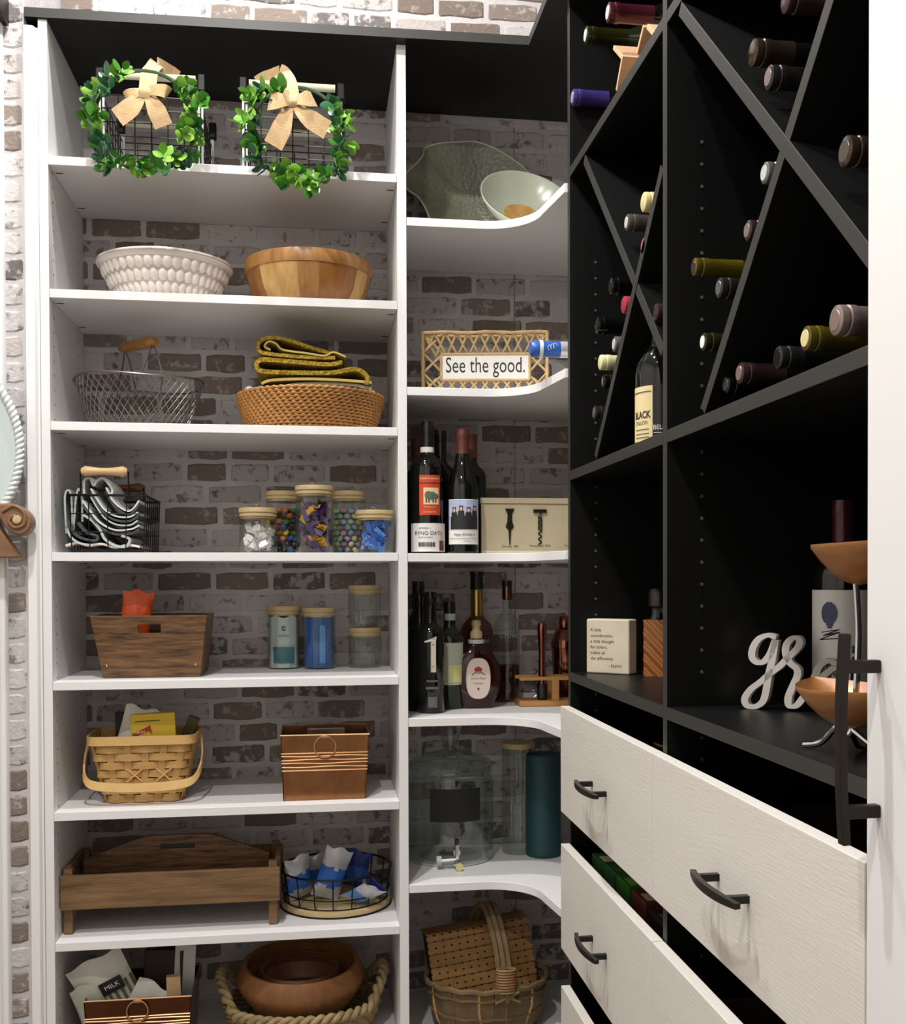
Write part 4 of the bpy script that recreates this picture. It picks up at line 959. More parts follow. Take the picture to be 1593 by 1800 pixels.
obj('neck_band', G().patch(.0158, H*.765, H*.805, FRONT-1.5, FRONT+1.5), 'paper', t)
o = obj('orange_label', G().patch(r+.0003, H*.285, H*.585, FRONT-.62+.05, FRONT+.62+.05), 'orangelabel', t)
obj('picture_panel', G().patch(r+.0009, H*.365, H*.49, FRONT-.38+.06, FRONT+.50+.06), 'cream', o)
g = G(); rc = r+.0016
def blob(g, rc, ac, u, zc, a, b, n=9):        # printed oval wrapped on a bottle
    for i in range(n):
        s0, s1 = -1+2*i/n, -1+2*(i+1)/n; hw = a*math.sqrt(max(0, 1-((s0+s1)/2)**2)); g.patch(rc, zc+b*s0, zc+b*s1, ac+(u-hw)/rc, ac+(u+hw)/rc, 4, .0003)
for u, v, a, b in ((0, .43, .013, .0095), (-.008, .435, .008, .009), (.012, .425, .006, .006)): blob(g, rc, FRONT+.12, u, H*v, a, b)
for u in (-.012, -.006, .004, .010):
    g.add([(rc*math.cos(FRONT+.12+(u+dx)/rc), rc*math.sin(FRONT+.12+(u+dx)/rc), zz) for dx, zz in ((-.002, H*.378), (.002, H*.378), (.002, H*.42), (-.002, H*.42))], [(0, 1, 2, 3)])
obj('animal_print', g, 'greyink', o)
obj('rule_line', G().patch(r+.0009, H*.524, H*.529, FRONT-.57, FRONT+.67), 'ink', o)
g = G(); put_text(g, 'VIGNETO BORDINI', .0056, 0, H*.558, FRONT+.05, cyl=r+.0016); put_text(g, 'LA SPINETTA', .0055, 0, H*.308, FRONT+.05, cyl=r+.0016); put_text(g, 'BARBARESCO 2015', .0035, 0, H*.346, FRONT+.05, cyl=r+.0016); obj('lettering', g, 'cream', o)
o = obj('white_label', G().patch(r+.0003, .004, H*.225, FRONT-1.25, FRONT+1.25), 'paper', t)
g = G(); rc = r+.0015; put_text(g, 'RYNO DATE', .0125, -.002, H*.150, FRONT, cyl=rc); put_text(g, 'REMEMBER A', .005, -.012, H*.188, FRONT, cyl=rc); put_text(g, 'WITH MY GIRLS', .005, -.010, H*.118, FRONT, cyl=rc)
rnd = random.Random(4); u = -.026
while u < .014:
    wv = rnd.uniform(.0006, .002); g.patch(rc, H*.05, H*.083, FRONT+u/rc, FRONT+(u+wv)/rc, 1); u += wv+rnd.uniform(.0006, .0016)
obj('lettering', g, 'ink', o)
g = G(); g.patch(rc, .006, H*.095, FRONT+.60, FRONT+.95, 4); obj('dress_print', g, 'redcart', o)
g = G(); g.patch(rc, H*.095, H*.165, FRONT+.68, FRONT+.88, 3); obj('figure_print', g, 'skin', o)
x, H = bt(813, 755, Y0+.002, z); r = .0375
t = bottle('dark sloping wine bottle with a group photo label', (x, Y0+.002, z+.0006), r, H, 'burgundy', 'darkglass', 'redcart', .80)
o = obj('photo_label', G().patch(r+.0003, H*.072, H*.43, FRONT-1.15, FRONT+1.15), 'paper', t)
rc = r+.0009; obj('photo_print', G().patch(rc, H*.19, H*.425, FRONT-1.12, FRONT+1.12), 'photo', o)
g = G(); gs = G(); rc = r+.0016
for i, u in enumerate((-.026, -.009, .009, .026)):
    hz = H*(.345+.012*(i % 2))
    g.patch(rc, H*.192, hz-.016, FRONT+(u-.0098)/rc, FRONT+(u+.0098)/rc, 5); g.patch(rc, hz-.016, hz-.006, FRONT+(u-.0075)/rc, FRONT+(u+.0075)/rc, 4)
    g.patch(rc, hz-.006, hz+.006, FRONT+(u-.0046)/rc, FRONT+(u+.0046)/rc, 4); blob(gs, rc+.0006, FRONT, u, hz-.001, .0032, .0046, 6)
obj('figures_print', g, 'ink', o); obj('faces_print', gs, 'skin', o)
g = G(); put_text(g, 'Happy Birthday to', .0092, 0, H*.150, FRONT, cyl=rc, shear=.35, sx=.82); g.patch(rc, H*.118, H*.1195, FRONT-1.0, FRONT+1.0); put_text(g, 'with love', .004, .006, H*.098, FRONT, cyl=rc); obj('lettering', g, 'greyink', o)
for lab, px, yt, Y, cp in (('dark wine bottle directly behind the orange-label bottle', 774, 758, .145, 'blackcap'), ('dark wine bottle at the back beside the white divider', 734, 772, .16, 'redcart'), ('dark wine bottle with red foil behind the photo-label bottle', 828, 764, .135, 'redcart')):
    x, H = bt(px, yt, Y, z); bottle(lab, (x, Y, z+.0006), .037, H, cap=cp, group='wine bottles behind on the corner shelf')
Y0 = .08; l = W(846, 920, Y=Y0).x; zt = W(920, 876, Y=Y0).z-z; rr = 1.30
t = thing('corkscrew_box', 'cream painted box decorated with two corkscrews', 'box', ((l+rr)/2, Y0, z+.0006)); w = (rr-l)/2
obj('body', G().bb((-w, 0, 0), (w, .14, zt-.014)), 'boxcream', t, smooth=False, bevel=.001); obj('lid', G().bb((-w-.003, -.003, zt-.0135), (w+.003, .143, zt)), 'boxcream', t, smooth=False, bevel=.001)
obj('base_strip', G().bb((-w, -.002, .001), (w, 0, .008)), 'marble', t, smooth=False)
def bx2(px, py): p = W(px, py, Y=Y0); return p.x-(l+rr)/2, p.z-z
cxx, ct = bx2(896, 896); _, cb_ = bx2(896, 958)
c1 = obj('corkscrew', G().prism([(cxx-.011, ct+.002), (cxx+.011, ct+.002), (cxx+.009, ct-.004), (cxx+.005, ct-.012), (cxx+.006, ct-.03), (cxx+.010, ct-.042), (cxx+.003, ct-.050), (cxx+.001, cb_), (cxx-.001, cb_), (cxx-.003, ct-.050), (cxx-.010, ct-.042), (cxx-.006, ct-.03), (cxx-.005, ct-.012), (cxx-.009, ct-.004)], -.0030, -.0004, 'y'), 'blackmetal', t, smooth=False)
cxx, ct = bx2(949, 899)
g = G().bb((cxx-.016, -.006, ct-.004), (cxx+.016, -.0006, ct+.004))
g.tube([(cxx+.004*math.sin(i*.9), -.003, ct-.004-(ct-cb_-.004)*i/40) for i in range(41)], .0016, 5); g.bb((cxx-.0045, -.005, ct-.046), (cxx-.003, -.001, ct-.014)); g.bb((cxx+.003, -.005, ct-.046), (cxx+.0045, -.001, ct-.014))
obj('corkscrew', g, 'blackmetal', t)
g = G(); x1, zz = bx2(897, 961); put_text(g, 'Germany 1880', .0085, x1, zz, -.0003, sx=.8); x1, zz = bx2(950, 960); put_text(g, 'Pennsylvania 1890s', .0085, x1, zz, -.0003, sx=.8); x1, zz = bx2(1005, 960); put_text(g, 'France 1900', .0085, x1, zz, -.0003, sx=.8); obj('lettering', g, 'ink', t)
# blue-capped bottle lying behind the cabinet gable
z = CH[1]; Yb = -.165; p = W(932, 613, Y=Yb)
cr = thing('bottle_cradle', 'low dark wooden cradle under the blue-capped bottle', 'rack', (1.27, Yb, z+.0006))
zc = p.z-z-.0006
for xx in (-.075, .075): obj('cradle_board', G().prism([(-.05, 0), (.05, 0), (.05, zc-.015), (.038, zc-.015), (.030, zc-.028), (0, zc-.0405), (-.030, zc-.028), (-.038, zc-.015), (-.05, zc-.015)], xx-.008, xx+.008, 'x'), 'cratewood', cr, smooth=False)
t = thing('wine_bottle', 'bottle with a blue and white foil neck lying in front of the sign', 'bottle', (p.x, Yb, p.z)); LAY = Matrix.Rotation(PI/2, 3, 'Y')
def lay(pf): return G().lathe([(r_, H_) for r_, H_ in pf], 32, mat=Matrix(((0, 0, 1), (0, 1, 0), (-1, 0, 0))))
r0 = .0175
obj('glass', lay([(.001, .09), (r0*.9, .09), (r0*.95, .12), (.028, .16), (.0395, .20), (.040, .33), (.036, .336), (.001, .336)]), 'darkglass', t)
cp = obj('capsule', lay([(.001, 0), (r0*.8, 0), (r0, .004), (r0, .018), (r0*1.06, .019), (r0*1.06, .026), (r0, .027), (r0*.99, .066)]), 'navy', t); cp.data.materials[0] = M['bluew']
obj('foil_band', lay([(r0*1.07, .019), (r0*1.10, .021), (r0*1.10, .025), (r0*1.07, .027)]), 'paper', cp); obj('foil_end', lay([(r0*1.0, .066), (r0*1.01, .067), (r0*1.0, .095)]), 'foil', cp)
g = G()
for i, u in enumerate((.040, .046, .052)): g.tube([(u+.004*math.cos(q), -r0*1.02, .006*math.sin(q)+.002*i) for q in [2*PI*m/10 for m in range(8)]], .0006, 4)
obj('foil_print', g, 'paper', cp)
# ---- spirits and bar tools
z = CH[3]
def zb(px, py): return W(px, py, Z=z)
q = zb(760, 1255); r = .0335; x, Y = q.x, q.y+r; H = W(757, 1040, Y=Y).z-z
t = bottle('black bottle with a metal lever opener strip on its front', (x, Y, z+.0006), r, H, 'bordeaux', 'darkglass', None)
g = G(); g.bb((-.003, -r-.0035, H*.34), (.009, -r-.0012, H*.60)); g.add([(-.020, -r-.010, H*.595), (-.006, -r-.0035, H*.61), (.011, -r-.0035, H*.635), (.010, -r-.0012, H*.60), (-.018, -r-.010, H*.585)], [(0, 1, 2, 3, 4)]); op = obj('opener_strip', g, 'marble', t, smooth=False)
for zz in (.39, .57): obj('rivet', G().ball((.002, -r-.004, H*zz), .0022, 8), 'chrome', op)
g = G(); g.patch(r+.001, H*.05, H*.14, FRONT-.28, FRONT+.36); g.patch(r+.001, H*.20, H*.22, FRONT-.45, FRONT+.45); g.patch(r+.001, H*.26, H*.275, FRONT-.4, FRONT+.4); obj('grey_print', g, 'greyink', t); M['greyink'].node_tree.nodes['Principled BSDF'].inputs['Base Color'].default_value = srgb('5E5C58')
x, H = bt(740, 1022, q.y+.13, z); bottle('tall black bottle at the far left of the spirits shelf', (x-.006, q.y+.135, z+.0006), .036, H, cap='blackcap', group='dark bottles on the spirits shelf')
x, H = bt(731, 1045, q.y+.06, z)
t = bottle('black bottle with white lettering against the divider', (.8255, q.y+.082, z+.0006), .034, H, cap=None, group='dark bottles on the spirits shelf')
g = G()
for i, s in enumerate(('T', 'A', 'N')): put_text(g, s, .013, 0, H*(.44-.05*i), FRONT+.1, cyl=.0348)
obj('lettering', g, 'paper', t)
x, H = bt(776, 1052, q.y+.115, z)
t = bottle('olive green bottle with a pale botanical label', (x+.020, q.y+.112, z+.0006), .036, H*.97, 'bordeaux', 'greenglass', 'blackcap', .84, group='dark bottles on the spirits shelf')
o = obj('label', G().patch(.0366, H*.22, H*.60, FRONT-.6, FRONT+1.0), 'celadon', t); obj('label_print', G().patch(.0374, H*.24, H*.40, FRONT-.2, FRONT+.8), 'lemon', o); obj('neck_label', G().patch(.0156, H*.80, H*.86, FRONT-1, FRONT+1), 'frost', t)
# whiskey flask
q = zb(841, 1246); k = mpp(q); w = 44*k; dp = .030; Y = q.y+dp; Hf = W(841, 1133, Y=Y).z-z; xw = q.x
t = thing('whiskey_flask', 'rounded amber whiskey flask with an oval white crown label', 'bottle', (xw, Y, z+.0006))
def oval(prof, n=48):
    g = G(); vs = []
    for a_, b_, zz in prof:
        for i in range(n): th = 2*PI*i/n; c_, s_ = math.cos(th), math.sin(th); vs.append((a_*math.copysign(abs(c_)**.7, c_), b_*math.copysign(abs(s_)**.7, s_), zz))
    return g.add(vs, [(j*n+i, j*n+(i+1) % n, (j+1)*n+(i+1) % n, (j+1)*n+i) for j in range(len(prof)-1) for i in range(n)]+[tuple(range(n))[::-1], tuple(range((len(prof)-1)*n, len(prof)*n))])
obj('glass', oval([(w*.66, dp*.8, 0), (w*.72, dp*.9, .004), (w*.74, dp*.93, .018), (w*.86, dp, .030), (w*.97, dp, .055), (w, dp, .08), (w*.94, dp*.97, .105), (w*.70, dp*.85, Hf*.84), (w*.42, dp*.6, Hf*.96), (.0135, .0135, Hf+.003), (.0125, .0125, Hf+.02)]), 'whiskey', t)
obj('collar', G().lathe([(.0128, Hf+.002), (.0205, Hf+.003), (.0205, Hf+.012), (.0128, Hf+.013)], 24), 'frost', t)
st = obj('stopper', G().lathe([(.012, Hf+.013), (.0155, Hf+.016), (.0155, Hf+.03), (.011, Hf+.035), (.009, Hf+.042), (.0125, Hf+.05), (.011, Hf+.06), (.001, Hf+.062)], 24), 'lidwood', t)
lp = [(.030*math.copysign(abs(math.cos(a))**.75, math.cos(a)), .075+.050*math.copysign(abs(math.sin(a))**.8, math.sin(a))) for a in [2*PI*i/36 for i in range(36)]]
lb = obj('label', G().prism(lp, -dp*1.0-.0016, -dp*1.0+.002, 'y'), 'pinkpaper', t, smooth=False)
obj('label_edge', G().tube([(u, -dp-.0018, v) for u, v in lp], .0009, 5, True), 'frost', lb)
g = G(); g.prism([(-.008, .092), (.008, .092), (.010, .100), (.005, .102), (0, .105), (-.005, .102), (-.010, .100)], -dp-.0024, -dp-.0017, 'y'); obj('crown_print', g, 'redlabel', lb, smooth=False)
g = G(); g.tube([(-.016, -dp-.002, .084), (-.008, -dp-.002, .090), (0, -dp-.002, .088), (.008, -dp-.002, .090), (.016, -dp-.002, .084)], .0012, 5); put_text(g, 'Crown Royal', .0085, 0, .075, -dp-.0019, shear=.3, sx=.8); put_text(g, 'CARAMEL', .006, 0, .062, -dp-.0019); g.prism([(-.002, .046), (.002, .046), (.003, .05), (0, .053), (-.003, .05)], -dp-.0022, -dp-.0017, 'y'); obj('lettering', g, 'greyink', lb)
# tall whiskey bottle behind and clear bottle with copper stopper
x, H = bt(838, 1005, Y+.115, z)
t = thing('spirit_bottle', 'tall bottle with a gold foil neck and black cap behind the flask', 'bottle', (x, Y+.115, z+.0006))
obj('glass', G().lathe([(.001, .002), (.038, 0), (.042, .004), (.043, H*.55), (.036, H*.60), (.0155, H*.66), (.0145, H*.70)], 40), 'amberliq', t)
obj('gold_foil', G().lathe([(.016, H*.66), (.0165, H*.70), (.0155, H*.84), (.0165, H*.86), (.001, H*.861)], 24), 'gold', t); obj('cap', G().lathe([(.0165, H*.862), (.0175, H*.87), (.0165, H*.965), (.0185, H*.975), (.0185, H), (.001, H)], 24), 'blackcap', t)
obj('lettering', put_text(G(), 'LEGEND', .011, .010, H*.47, FRONT, cyl=.0436), 'frost', t)
qc = zb(895, 1236); x, H = bt(890, 1021, qc.y+.045, z)
t = thing('clear_bottle', 'clear glass bottle with a copper-topped stopper and cursive etching', 'bottle', (x+.002, qc.y+.045, z+.0006))
obj('glass', G().lathe([(.001, .003), (.030, 0), (.034, .005), (.034, H*.62), (.030, H*.68), (.014, H*.735), (.011, H*.80), (.011, H*.84)], 40, caps=(False, False)), 'glass', t)
obj('liquid', G().lathe([(.001, .006), (.0315, .006), (.0315, H*.30), (.001, H*.30)], 36), 'amberliq', t)
st = obj('stopper', G().lathe([(.0125, H*.842), (.013, H*.85), (.013, H), (.001, H)], 24), 'blackcap', t); obj('stopper_band', G().patch(.0133, H*.845, H*.95, FRONT-.4, FRONT+.4), 'copper', st)
obj('lettering', put_text(G(), 'Crown', .020, 0, H*.55, FRONT, cyl=.0345, shear=.35), 'frost', t)
# bar tool stand
ql = zb(913, 1243); Y = ql.y; xl = ql.x+.002; xr = 1.27; zm = W(930, 1193, Y=Y+.02).z-z
t = thing('bar_tool_stand', 'light wooden bar tool stand with a perforated top bar', 'stand', ((xl+xr)/2, Y, z+.0006)); w = (xr-xl)/2
obj('base', G().bb((-w, 0, 0), (w, .075, .014)), 'bamboo', t, smooth=False, bevel=.002)
obj('top_rail', G().bb((-w, .004, zm-.004), (w, .014, zm+.005)), 'bamboo', t, smooth=False, bevel=.001); obj('top_rail', G().bb((-w, .062, zm-.004), (w, .072, zm+.005)), 'bamboo', t, smooth=False, bevel=.001); obj('post', G().bb((-.012, .004, .014), (.006, .014, zm-.004)), 'bamboo', t, smooth=False); obj('post', G().bb((-.012, .062, .014), (.006, .072, zm-.004)), 'bamboo', t, smooth=False)
x = W(953, 1150, Y=Y+.03).x; Hm = W(953, 1092, Y=Y+.03).z-z
m_ = thing('muddler', 'copper muddler with a black tip standing in the wooden stand', 'muddler', (x, Y+.030, z+.0152))
Hm -= .0146
obj('handle', G().lathe([(.0095, .040), (.0085, Hm*.5), (.0085, Hm*.65), (.0115, Hm*.84), (.012, Hm*.92), (.0085, Hm*.98), (.001, Hm)], 28), 'copperrose', m_); obj('tip', G().lathe([(.001, 0), (.0125, 0), (.0130, .002), (.0130, .040), (.001, .041)], 24), 'blackcap', m_)
x2 = W(1008, 1160, Y=Y+.03).x; Hs = W(1000, 1085, Y=Y+.03).z-z
s_ = thing('cocktail_shaker', 'copper cocktail shaker half hidden by the dark gable', 'shaker', (x2, Y+.122, z+.0006))
obj('cup', G().lathe([(.001, 0), (.026, 0), (.029, .004), (.036, Hs*.62), (.001, Hs*.625)], 40), 'copperrose', s_); obj('dome', G().lathe([(.037, Hs*.626), (.036, Hs*.70), (.026, Hs*.82), (.016, Hs*.86), (.001, Hs*.862)], 40), 'copperrose', s_); obj('cap', G().lathe([(.0165, Hs*.863), (.0165, Hs*.97), (.012, Hs), (.001, Hs)], 28), 'copperrose', s_)
g = G().tube([(.010*math.cos(i*.7)*.5, 0, .02+.0022*i) for i in range(40)], .0016, 5)
tag(obj('bar_spoon', g, 'chrome', loc=(W(941, 1180, Y=Y+.09).x, Y+.088, z+.0006-.018)), 'twisted steel bar spoon behind the copper muddler', 'spoon')
# ---- drinks dispenser, tall jar, teal pillar
z = CH[4]; q = W(801, 1523, Z=z); k = mpp(q); R = 78*k; Y = min(q.y+R, D-.008-R*1.02); Hl = W(801, 1281, Y=Y).z-z; Hs = W(801, 1345, Y=Y).z-z
t = thing('drink_dispenser', 'large clear glass drink dispenser with a blank black label', 'dispenser', (q.x, Y, z+.0006))
obj('glass', G().lathe([(.001, .010), (R*.88, .004), (R*.95, 0), (R, .010), (R, Hs*.80), (R*.985, Hs*.86), (R*.93, Hs*.92), (R*.96, Hs*.94), (R*.96, Hs*.97), (R*.92, Hs)], 64, caps=(False, False)), 'thickglass', t)
obj('base_ring', G().lathe([(R*.80, .001), (R*.97, .001), (R*.97, .006), (R*.80, .005)], 64), 'frost', t)
ld = obj('lid', G().lathe([(R*.90, Hs*.99), (R*.99, Hs*1.0), (R*1.0, Hs*1.03), (R*.9, Hs*1.06), (R*.6, Hs*1.12), (R*.34, Hs*1.15), (R*.20, Hs*1.17)], 64, caps=(False, False)), 'thickglass', t)
obj('knob', G().lathe([(R*.14, Hs*1.17), (R*.13, Hs*1.19), (R*.26, Hl*.975), (R*.26, Hl), (.001, Hl)], 32), 'thickglass', ld)
lb = obj('chalk_label', G().patch(R+.0006, W(801, 1446, Y=Y-R).z-z, W(801, 1388, Y=Y-R).z-z, FRONT-.60, FRONT+.60, 20), 'chalk', t)
g = G(); g.tube([(0, -R-.001, .040), (0, -R-.016, .040)], .009, 14); g.tube([(0, -R-.014, .018), (0, -R-.014, .060)], .0055, 10); tp = obj('tap', g, 'chrome', t)
obj('tap_nut', G().tube([(-.050, -R-.012, .022), (-.038, -R-.012, .022)], .011, 8), 'frost', tp); obj('tap_pipe', G().tube([(-.038, -R-.012, .022), (0, -R-.014, .024)], .0055, 8), 'chrome', tp); obj('tap_lever', G().tube([(0, -R-.014, .058), (0, -R-.016, .066), (0, -R-.017, .074)], .005, 10), 'blackcap', tp); obj('tap_spout', G().tube([(0, -R-.014, .022), (-.004, -R-.024, .012)], .006, 10), 'chrome', tp)
tag(obj('lime_slice', G().lathe([(.001, 0), (.0095, 0), (.0095, .004), (.001, .004)], 20, mat=Matrix.Rotation(PI/2, 3, 'X')), 'lemon', loc=(q.x+.004, Y-R-.030, z+.0105)), 'small round yellow-green disc on the dispenser tap', 'cap')
q2 = W(910, 1494, Z=z); x = q2.x; Yj = .26; H = W(911, 1303, Y=Yj).z-z
t = thing('tall_glass_jar', 'tall narrow ribbed glass jar with a wooden lid behind the teal pillar', 'jar', (W(911, 1400, Y=Yj).x, Yj, z+.0006)); r = 28*mpp(W(911, 1400, Y=Yj))
obj('glass', G().lathe([(.001, .003), (r*.95, 0), (r, .004), (r, H-.016)], 112, mod=lambda a, zz, j: .0007*math.cos(28*a), caps=(False, False)), 'ribglass', t); obj('lid', G().lathe([(r*.9, H-.018), (r*1.05, H-.0155), (r*1.06, H-.003), (.001, H)], 40), 'lidwood', t)
q3 = W(962, 1512, Z=z); r = 31*mpp(q3); H = W(960, 1326, Y=q3.y+r).z-z
t = thing('teal_pillar', 'dark teal ridged cylinder beside the white drawers', 'vase', (q3.x+.002, q3.y+r+.01, z+.0006))
obj('body', G().lathe([(.001, 0), (r*.95, 0)]+[(r*(1+.012*math.sin(i*1.9)), .004+(H-.008)*i/60) for i in range(61)]+[(r*.95, H), (r*.9, H-.004), (.001, H-.006)], 48), 'tealwax', t, ang=60)
# ---- vine basket with a checker-woven box
z = CH[5]; c = W(857, 1735, Y=.10); k = mpp(c); R = 106*k; H = W(857, 1752, Y=.10-R*.8).z-z
t = thing('vine_basket', 'rustic vine basket with a broad bound handle on the lowest corner shelf', 'basket', (c.x, .115, z+.001))
def vb(a, u): rr = .78+.22*u**.6; return Vector((R*rr*math.cos(a), R*.80*rr*math.sin(a), .004+(H-.004)*u))
nst = 26
for i in range(nst):
    a = 2*PI*i/nst; b = vb(a+.05, .5)-vb(a-.05, .5)
    obj('stave', G().ribbon([vb(a, u) for u in (0, .25, .5, .75, 1)], b, .033, .0022), 'vinebark', t)
    if i % 2 == 0: obj('binding_vine', G().tube([vb(a+.12, u)*1.012+Vector((.004*math.sin(u*7+i), 0, 0)) for u in (0, .3, .6, 1.02)], .0036, 6), 'splint' if i % 4 else 'vinebark', t)
for u, rad in ((1.0, .0065), (.82, .0045), (.42, .0042), (.02, .005)): obj('hoop', G().tube([vb(2*PI*i/60, u)*1.01+Vector((0, 0, .002*math.sin(i*1.7))) for i in range(60)], rad, 6, True), 'vinebark', t)
obj('bottom', G().lathe([(.001, .001), (R*.62, .001), (R*.62, .006), (.001, .006)], 40), 'vinebark', t)
Ht = W(868, 1592, Y=.10).z-z; hp = [(R*.22, -R*.80, H*.80), (R*.20, -R*.78, H*1.05), (R*.14, -R*.55, H+(Ht-H)*.60), (R*.02, -R*.05, Ht), (-R*.10, R*.45, H+(Ht-H)*.65), (-R*.16, R*.74, H*.95)]
for s in (-.013, 0, .013):
    P = smooth_path([(x+s, y+abs(s)*.2, zz) for x, y, zz in hp], 7); obj('handle_strand', G().tube(P, .0068, 7), 'vinebark', t)
for i in range(9): obj('handle_binding', G().tube([(R*.20+.022*math.cos(q_), -R*.77+.011*math.sin(q_), H*1.0+.0065*i) for q_ in [2*PI*m/14 for m in range(14)]], .0032, 5, True), 'checker', t)
for a_, b_ in ((-.03, .03), (.03, -.03)): obj('handle_lace', G().tube([(R*.20+a_, -R*.81, H*1.0), (R*.22+b_, -R*.82, H*.80)], .0035, 6), 'vinebark', t)
bxw, bxd, bxh = 92*k, .052, .165
t2 = thing('woven_box', 'checker-woven splint box tilted inside the vine basket', 'basket', (c.x-.004, .135, z+.075)); t2.rotation_euler = (-.16, -.12, .06)
obj('body', G().bb((-bxw+.004, -bxd+.004, 0), (bxw-.004, bxd-.004, bxh-.004)), 'mixbrown', t2, smooth=False)
nu, nv = 13, 11
for i in range(nu):
    x = -bxw+2*bxw*(i+.5)/nu; obj('splint', G().ribbon([(x, -bxd+.0022*math.cos(PI*j), bxh*j/nv) for j in range(nv+1)]+[(x, -bxd*.5, bxh+.001), (x, bxd*.9, bxh)], (1, 0, 0), 2*bxw/nu*.74, .0018), 'checker', t2)
for j in range(nv):
    zz = bxh*(j+.5)/nv; obj('splint', G().ribbon([(-bxw+2*bxw*i/nu, -bxd-.0012+.0022*math.cos(PI*(i+j)), zz) for i in range(nu+1)]+[(bxw, 0, zz), (bxw, bxd, zz)], (0, 0, 1), bxh/nv*.74, .0018), 'checker', t2)
for j in range(4): obj('splint', G().ribbon([(-bxw, -bxd+2*bxd*(j+.5)/4, bxh+.0022), (bxw, -bxd+2*bxd*(j+.5)/4, bxh+.0022)], (0, 1, 0), bxd*.4, .0018), 'checker', t2)
# ================================================================ the wine rack
def foil_pf(r, L): return [(.001, 0), (r*.78, 0), (r*.97, .0015), (r*1.0, .004), (r*1.0, .0085), (r*.93, .0095), (r*.93, .011), (r*1.02, .012), (r*1.02, .020), (r*.95, .0215), (r*.97, L)]
def rack_bottle(label, px, py, hpx, cap, L=.060, glass='darkglass', seal=None, dx=0.0, group='bottles lying in the diagonal rack'):
    p = W(px, py, X=XF+dx); r = max(.0125, min(.0175, hpx*mpp(p)/2))
    # the bottle lies along x, its foil end towards the room
    t = thing('wine_bottle', label, 'bottle', (p.x, p.y, p.z), group=group)
    obj('glass', lay([(.001, L-.002), (r*.88, L-.002), (r*.90, .075), (r*1.0, .088), (.026, .110), (.0365, .135), (.0372, .285), (.033, .292), (.001, .292)]), glass, t)
    cp = obj('capsule', lay(foil_pf(r, L)), cap, t)
    if seal: obj('seal', lay([(.001, -.0006), (r*.66, -.0006), (r*.70, .0002)]), seal, cp)
    return t
for n, c, rg, mt in (('f_maroon', '4A1D28', .25, .3), ('f_olive', '26260F', .15, .2), ('f_purple', '43367A', .3, .25), ('f_cream', 'D6C98E', .4, .1), ('f_taupe', '5A524C', .3, .4), ('f_pink', 'A85A68', .4, .2), ('f_black', '101010', .15, .3), ('f_red', 'A33040', .4, .15), ('f_grey', '6E6D6B', .3, .5), ('f_ivory', 'D8D3A4', .45, .05), ('f_char', '2E2D2C', .22, .5), ('f_bronze', '3E3228', .15, .5), ('f_green', '4F4610', .12, .1), ('f_rose', '8A7872', .35, .4), ('f_wine', '3F2A2E', .25, .4)): mat(n, c, rg, mt)
